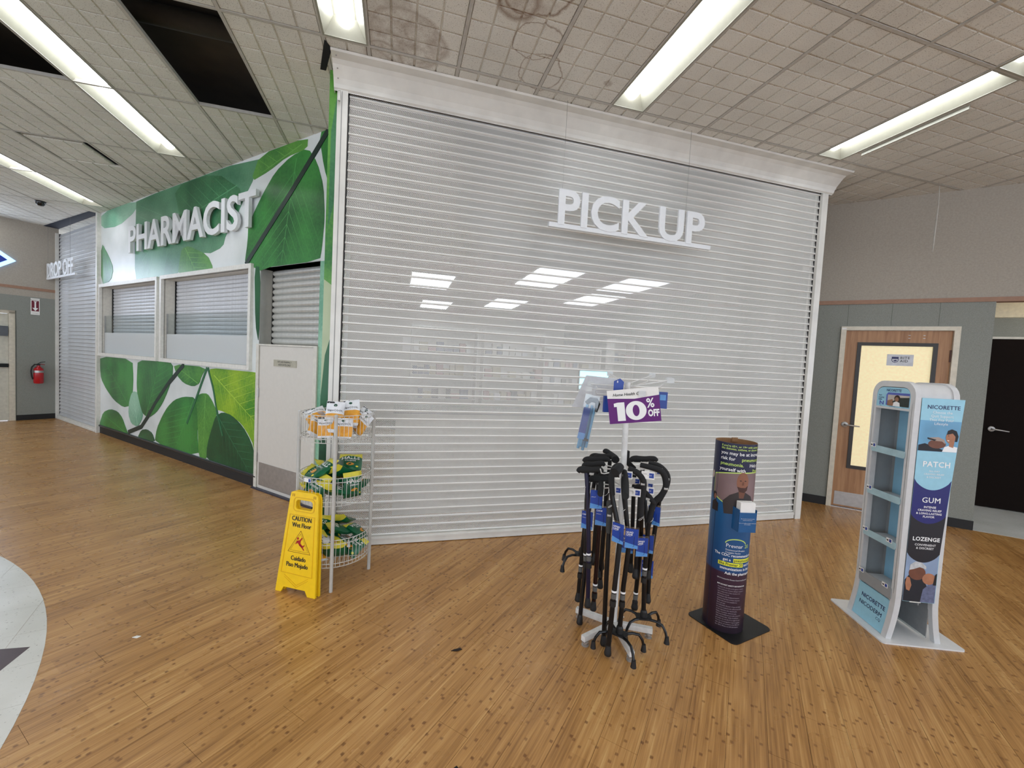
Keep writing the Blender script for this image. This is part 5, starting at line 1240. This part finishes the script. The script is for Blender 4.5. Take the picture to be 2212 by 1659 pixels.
fill = ['Prevnar 20 should not be given to anyone', 'with a history of severe allergic reaction to', 'any component of the vaccine or to', 'diphtheria toxoid', 'Individuals with weakened immune', 'systems may have a lower response.', 'Safety data are not available for', 'these groups', 'In individuals 18 years of age and older,', 'the most common side effects were pain', 'at the injection site, muscle pain,', 'fatigue, headache, and joint pain', 'Ask your healthcare provider about the', 'risks and benefits. Only a healthcare', 'provider can decide if it is right for you', 'You are encouraged to report negative', 'side effects of vaccines to the FDA and', 'the CDC. Please see full information']
for i, s_ in enumerate(fill): text(lo, s_, .0095, mat('grey_print', (176, 164, 176), .5, var=0), -.100, 0, .272-.0135*i, sx=.92, wrap=cyl(.0008), res=1)
obj('lower_print', lo, cl)
# side seam, plate, brochure holder
obj('seam', MB().tube([((VR+.0005)*sin(radians(-78)), -(VR+.0005)*cos(radians(-78)), z) for z in (.004, VH)], .0012, mat('seam_dark', (8, 30, 60), .5), 4), cl)
pk = MB(); hx, hy0, hz0, hz1 = .052, -VR-.052, .640, .752
M_HB = mat('holder_blue', (16, 84, 138), .4)
pk.box(-hx, hx, hy0, hy0+.002, hz0, hz1, M_HB).box(-hx, -hx+.002, hy0, -VR+.02, hz0, hz1+.016, M_HB).box(hx-.002, hx, hy0, -VR+.02, hz0, hz1+.016, M_HB).box(-hx, hx, hy0, -VR+.01, hz0-.002, hz0, M_HB)
for z, s_ in ((.715, 'Take a brochure to learn more about'), (.707, 'pneumococcal pneumonia'), (.690, 'Talk to your healthcare provider or pharmacist'), (.682, 'about vaccination')):
    text(pk, s_, .0062, M_TEXTW, 0, hy0-.0006, z, align='CENTER', sx=.85, res=1)
hb = obj('brochure_holder', pk, cl)
br = thing('brochure_stack', 'stack of folded white leaflets in the blue holder on the column', 'leaflets', VC, RZ_V)
for i in range(6): obj('leaflet', MB().box(-.044, .044, hy0+.005+.0068*i, hy0+.0112+.0068*i, hz0+.003, .806+random.uniform(-.003, .003), M_PAPER), br)
pm = MB().ext([(x, y) for x, y in rrect(-.18, .18, -.165, .165, .035)], 0, .005, mat('black_plate', (14, 14, 15), .45), 'z')
obj('base_plate', pm, cl, M=T3((.047*cos(-RZ_V)-.008*0, .047*sin(-RZ_V), 0), (0, 0, atan2(-.348, .076)+pi/2-RZ_V)))

# ---------------------------------------------------------------- nicotine product display
G0 = Vector((2.921, 1.733, 0)); wv = Vector((.354, .935, 0)); dv = Vector((.935, -.354, 0))
NO = G0 + wv*.107; RZ_N = atan2(-.935, -.354)
ns = thing('product_display', 'tall pale grey Nicorette display with empty light blue shelves', 'display stand', NO, RZ_N)
M_NG = mat('display_grey_plastic', (206, 206, 206), .4, var=.03); M_NI = mat('display_inner_grey', (150, 153, 154), .5, var=.03)
X0, X1, ZT = -.160, .160, 1.548
def sweep(path, wid, y0, y1, ysh, m):
    """rectangular section along a path in (x,z), inner side inset by wid"""
    P = [Vector(p) for p in path]; mb = MB(); rows_ = []
    for i, p in enumerate(P):
        t_ = (P[min(i+1, len(P)-1)]-P[max(i-1, 0)]).normalized(); nn = Vector((t_.y, -t_.x)); q_ = p+nn*wid; s_ = ysh(p.y)
        rows_ += [(p.x, y0+s_, p.y), (q_.x, y0+s_, q_.y), (q_.x, y1+s_, q_.y), (p.x, y1+s_, p.y)]
    f = [(4*i+k, 4*i+(k+1) % 4, 4*i+4+(k+1) % 4, 4*i+4+k) for i in range(len(P)-1) for k in range(4)]
    f += [(3, 2, 1, 0), tuple(4*(len(P)-1)+k for k in range(4))]
    return mb.add(rows_, f, m)
def arch(ins=0):
    x0, x1, zt = X0+ins, X1-ins, ZT-ins; r = .085-ins
    zz = [.009, .04, .08, .12, .17, .22, .28, .4, .7, 1.0, 1.3]
    L_ = [(x0, z) for z in zz]; C1 = [(x0+r-r*cos(radians(a)), zt-r+r*sin(radians(a))) for a in range(0, 91, 15)]
    C2 = [(x1-r+r*sin(radians(a)), zt-r+r*cos(radians(a))) for a in range(0, 91, 15)]
    return L_+C1+C2+[(x1, z) for z in zz[::-1]]
sh_f = lambda z: -.037*max(0, (.26-z)/.26)**1.6; sh_b = lambda z: .036*max(0, (.26-z)/.26)**1.6
obj('front_frame', sweep(arch(), .036, 0, .032, sh_f, M_NG), ns, True)
obj('back_frame', sweep(arch(), .030, .203, .235, sh_b, M_NG), ns, True)
shell = [p for p in arch(.008) if p[1] > .24]
obj('shell', sweep(shell, .006, .030, .205, lambda z: 0, M_NG), ns, True)
obj('base_plate', MB().ext(rrect(-.262, .204, -.082, .372, .02), 0, .009, mat('display_white_base', (220, 220, 220), .35, var=.02), 'z'), ns)
obj('back_panel', MB().box(-.128, .132, .207, .212, .022, 1.50, mat('panel_grey', (140, 140, 140), .4)).box(-.128, .132, .205, .2065, .018, .030, M_WHITE), ns)
obj('inner_side', MB().box(-.146, -.142, .0, .205, .02, 1.42, M_NI), ns); obj('inner_side', MB().box(.140, .144, .0, .205, .25, 1.42, M_NI), ns)
obj('inner_back', MB().box(-.142, .140, .142, .146, .22, 1.46, M_NI).box(-.118, .138, .1405, .142, .25, 1.40, mat('sky_blue_liner', (150, 200, 226), .5, var=.02)), ns)
for i, z in enumerate((1.098, .820, .545, .268)):
    s_ = obj('shelf', MB().box(-.124, .128, -.002, .142, z, z+.006, M_NG), ns)
    lipm = M_LBLUE if i < 3 else M_NI
    obj('shelf_lip', MB().ext(rrect(-.124, .130, z-(.008 if i < 3 else .034), z+.034, .008), -.006, -.002, mat('mottled_blue_lip', (166, 196, 204), .35, var=.08, scale=14) if i < 3 else M_NI, 'y'), s_)
    for x in ([-.108] if i < 2 else [-.108, .085]):
        tg = MB().box(x-.021, x+.021, -.0085, -.0065, z+.020, z+.046, M_PAPER).box(x+.002, x+.018, -.009, -.0085, z+.024, z+.042, M_BLUEC)
        tg.box(x-.016, x-.004, -.009, -.0085, z+.028, z+.036, M_TEXTB); obj('price_tag', tg, s_)
# header board
hd_ = MB().ext(rrect(-.122, .126, 1.384, 1.508, .05, bot=False), -.001, .006, M_LBLUE, 'y').box(-.124, .128, -.003, .03, 1.372, 1.386, M_NG)
hb = obj('header_board', hd_, ns)
tx = MB(); text(tx, 'NICORETTE', .023, M_NAVY, 0.005, -.0018, 1.482, align='CENTER', sx=.9, bold=.012)
for i, s_ in enumerate(('Start', 'stopping', 'today.')): text(tx, s_, .0125, M_NAVY, -.108, -.0018, 1.452-.013*i, bold=.01)
flat(tx, [(-.098, 1.396), (-.098, 1.420), (-.090, 1.420), (-.072, 1.404), (-.072, 1.420), (-.064, 1.420), (-.064, 1.396), (-.072, 1.396), (-.090, 1.411), (-.090, 1.396)], -.0018, mat('violet_print', (84, 96, 178), .4))
flat(tx, [(-.048, 1.396), (-.048, 1.462), (-.036, 1.476), (.122, 1.476), (.122, 1.396)], -.0018, mat('violet_print', (84, 96, 178), .4))
flat(tx, [(-.036, 1.394), (-.036, 1.462), (.122, 1.462), (.122, 1.394)], -.0022, mat('photo_room', (196, 186, 176), .5, var=.1, scale=12))
flat(tx, [(.03, 1.394), (.0, 1.42), (.045, 1.446), (.122, 1.452), (.122, 1.394)], -.0025, mat('photo_dark_green', (44, 50, 44), .6, var=.2, scale=30))
flat(tx, [(-.036, 1.394), (-.036, 1.425), (.0, 1.436), (.03, 1.394)], -.0024, mat('photo_skin', (150, 110, 84), .6))
flat(tx, ell(.036, 1.442, .022, .020, 16), -.0028, mat('photo_hair', (60, 38, 28), .7)); flat(tx, ell(.034, 1.436, .014, .014, 14), -.0031, mat('photo_skin', (150, 110, 84), .6))
flat(tx, [(.008, 1.394), (.012, 1.416), (.032, 1.424), (.056, 1.416), (.06, 1.394)], -.0030, M_TEXTW)
for x, s_ in ((-.095, 'patch'), (-.02, 'gum and lozenge'), (.072, 'support')): text(tx, s_, .0065, M_NAVY, x, -.0018, 1.388)
obj('header_print', tx, hb)
# lower sign, following the flare
vq = []
for z in (.012, .05, .1, .15, .2, .222):
    vq += [(-.122, sh_f(z)+.004, z), (.130, sh_f(z)+.004, z)]
pb = MB().add(vq+[(x, y+.006, z) for x, y, z in vq], [(2*i, 2*i+1, 2*i+3, 2*i+2) for i in range(5)]+[(12+2*i+2, 12+2*i+3, 12+2*i+1, 12+2*i) for i in range(5)]+[(10, 11, 23, 22), (1, 0, 12, 13)], M_LBLUE)
lb = obj('lower_sign', pb, ns)
wr = lambda p: (p[0], sh_f(p[2])+.0028, p[2])
tx = MB(); text(tx, 'NICORETTE', .036, M_NAVY, .008, 0, .142, align='CENTER', bold=.014, wrap=wr, sx=.98); text(tx, 'NICODERM', .036, M_NAVY, .0, 0, .094, align='CENTER', bold=.008, wrap=wr, sx=.98); text(tx, 'CQ', .024, M_NAVY, .055, 0, .066, wrap=wr)
obj('lettering', tx, lb)
# poster on the right side: local frame u = y (depth), facing +x
PX = .161
R90 = Matrix(((0, -1, 0, PX), (1, 0, 0, 0), (0, 0, 1, 0), (0, 0, 0, 1)))     # (u, t, z) -> (PX - t, u, z)
def pe(z): return .211 + max(0, (z-.55))*.056      # right edge of the card
ped = [(.036, .25), (.211, .25)] + [(pe(z), z) for z in (.55, .95, 1.1, 1.3, 1.458)] + [(.034, 1.458)]
ps_ = obj('side_poster', MB().ext(ped, -.002, .0, M_LBLUE, 'y', T=R90), ns)
po = MB()
def pf(poly, off, m): flat(po, poly, -.002-off, m, T=R90)
pf([(.034, 1.150), (pe(1.15), 1.150), (pe(1.3), 1.30), (pe(1.33), 1.33), (.034, 1.33)], .0004, mat('poster_sky', (110, 170, 208), .45, var=.15, scale=5))
SK = mat('poster_skin', (176, 118, 86), .55, var=.1); SK2 = mat('poster_dark_skin', (112, 66, 46), .55, var=.1); HR = mat('poster_hair', (26, 20, 22), .6)
pf([(.036, 1.152), (.036, 1.185), (.07, 1.196), (.12, 1.18), (.165, 1.165), (.17, 1.152)], .0008, mat('poster_black_top', (22, 24, 34), .6))
pf(ell(.135, 1.195, .048, .026, 18), .0010, SK2); pf([(.080, 1.228), (.10, 1.214), (.16, 1.212), (.180, 1.196), (.172, 1.222), (.140, 1.236), (.10, 1.232)], .0012, mat('poster_cap', (170, 150, 138), .6))
pf([(.080, 1.232), (.082, 1.222), (.12, 1.212), (.13, 1.220)], .0014, M_TEXTB)
pf([(.165, 1.152), (.175, 1.180), (.20, 1.190), (pe(1.17)-.002, 1.182), (pe(1.15)-.002, 1.152)], .0011, M_TEXTW)
pf([(.198, 1.185), (.20, 1.215), (.226, 1.215), (.222, 1.178)], .0013, SK)
pf(ell(.204, 1.238, .026, .036, 20), .0015, SK); pf([(.182, 1.252), (.186, 1.276), (.206, 1.286), (.232, 1.276), (.244, 1.246), (.240, 1.215), (.228, 1.214), (.228, 1.244), (.212, 1.262)], .0017, HR)
pf([(.176, 1.234), (.184, 1.240), (.184, 1.230)], .0018, SK); pf([(.186, 1.222), (.198, 1.220), (.196, 1.216), (.188, 1.217)], .0019, M_TEXTW); pf(ell(.191, 1.247, .004, .0018, 8), .0019, M_TEXTB)
navy = [(.034, .560), (.034, .985)] + [(.034+.199*i/14, .985-.062*sin(pi*i/14)**.7) for i in range(1, 14)] + [(.233, .985), (.2115, .560)]
pf(navy[::-1], .0004, mat('poster_navy', (20, 22, 104), .4, var=.1, scale=3))
blk = [(.034, .775)] + [(.034+.189*i/14, .775-.052*sin(pi*i/14)**.7) for i in range(1, 14)] + [(.223, .775), (.211, .545)] + [(.209-.175*i/14, .545-.055*sin(pi*i/14)**.7) for i in range(1, 14)] + [(.034, .545)]
pf(blk[::-1], .0007, mat('poster_black', (10, 10, 24), .4, var=.02))
pf([(.034, .252), (.209, .252), (.209, .56), (.034, .56)], .0002, mat('poster_haze', (140, 160, 190), .5, var=.1, scale=6))
pf([(.036, .252), (.036, .38), (.07, .43), (.12, .42), (.165, .34), (.15, .252)], .0008, mat('poster_black_top', (22, 24, 34), .6))
pf([(.13, .252), (.14, .33), (.175, .37), (.208, .38), (.208, .252)], .0009, mat('poster_shirt', (100, 106, 136), .6, var=.2, scale=50))
pf(ell(.100, .425, .046, .042, 20), .0012, SK2); pf([(.055, .44), (.058, .472), (.085, .494), (.12, .490), (.146, .468), (.146, .452), (.11, .462), (.08, .448)], .0014, mat('poster_grey_hair', (196, 198, 200), .6, var=.15, scale=60))
pf(ell(.166, .395, .036, .034, 18), .0016, SK); pf([(.19, .36), (.196, .42), (.207, .432), (.208, .36)], .0018, HR)
pf([(.040, .36), (.045, .40), (.062, .395), (.075, .35), (.066, .315), (.048, .322)], .0019, SK)
for s_, u, z, sz, m, b_ in (('NICORETTE', .152, 1.398, .0315, M_NAVY, .012), ('Choose the', .148, 1.372, .021, M_TEXTW, 0), ('Quit Support', .148, 1.350, .021, M_TEXTW, 0), ('That Fits Your', .146, 1.328, .021, M_TEXTW, 0), ('Lifestyle', .146, 1.306, .021, M_TEXTW, 0),
        ('PATCH', .144, 1.060, .045, M_TEXTW, .02), ('ALL-DAY', .136, 1.030, .014, M_TEXTW, .01), ('CRAVING RELIEF', .136, 1.012, .014, M_TEXTW, .01), ('& DISCREET', .136, .994, .014, M_TEXTW, .01),
        ('GUM', .136, .848, .045, M_TEXTW, .012), ('INTENSE', .132, .816, .0165, M_TEXTW, .02), ('CRAVING RELIEF', .132, .797, .0165, M_TEXTW, .02), ('& LONG-LASTING', .130, .778, .0165, M_TEXTW, .02), ('FLAVOR', .130, .759, .0165, M_TEXTW, .02),
        ('LOZENGE', .130, .620, .032, M_TEXTW, .025), ('CONVENIENT', .128, .590, .0175, M_TEXTW, .01), ('& DISCREET', .128, .570, .0175, M_TEXTW, .01)):
    text(po, s_, sz, m, u, -.0032, z, align='CENTER', bold=b_, T=R90, space=1.05)
obj('poster_print', po, ps_)
obj('poster_clip', MB().box(.075, .135, -.003, .001, .246, .252, M_WHITE, T=R90), ps_)

# ---------------------------------------------------------------- scraps on the floor
for nm, lb_, x, y, m, pts in (('paper_scrap', 'tiny torn white paper scrap on the floor left of the caution sign', None, None, M_PAPER, [(-.02, 0), (-.005, .012), (.018, .004), (.006, -.010)]),
        ('dry_leaf_bit', 'dark leaf bit on the floor in the middle foreground', None, None, mat('dead_leaf', (34, 22, 16), .8), [(-.03, 0), (-.01, .008), (.02, .012), (.03, .0), (.0, -.008)]),
        ('dark_crumb', 'black crumb on the floor near the bottom picture edge', None, None, mat('black_crumb', (12, 12, 12), .7), [(-.012, .006), (.004, .014), (.012, -.002), (.0, -.014)]),
        ('label_scrap', 'small white scrap on the floor under the cane stand', None, None, M_PAPER, [(-.022, -.004), (-.02, .004), (.024, .006), (.02, -.002)])):
    loc = {'paper_scrap': (-1.259, 2.519), 'dry_leaf_bit': (.357, 2.099), 'dark_crumb': (.268, 1.458), 'label_scrap': (1.387, 2.19)}[nm]
    tag(obj(nm, MB().ext(pts, .0, .0025, m, 'z'), loc=(loc[0], loc[1], .0015)), lb_, 'litter')
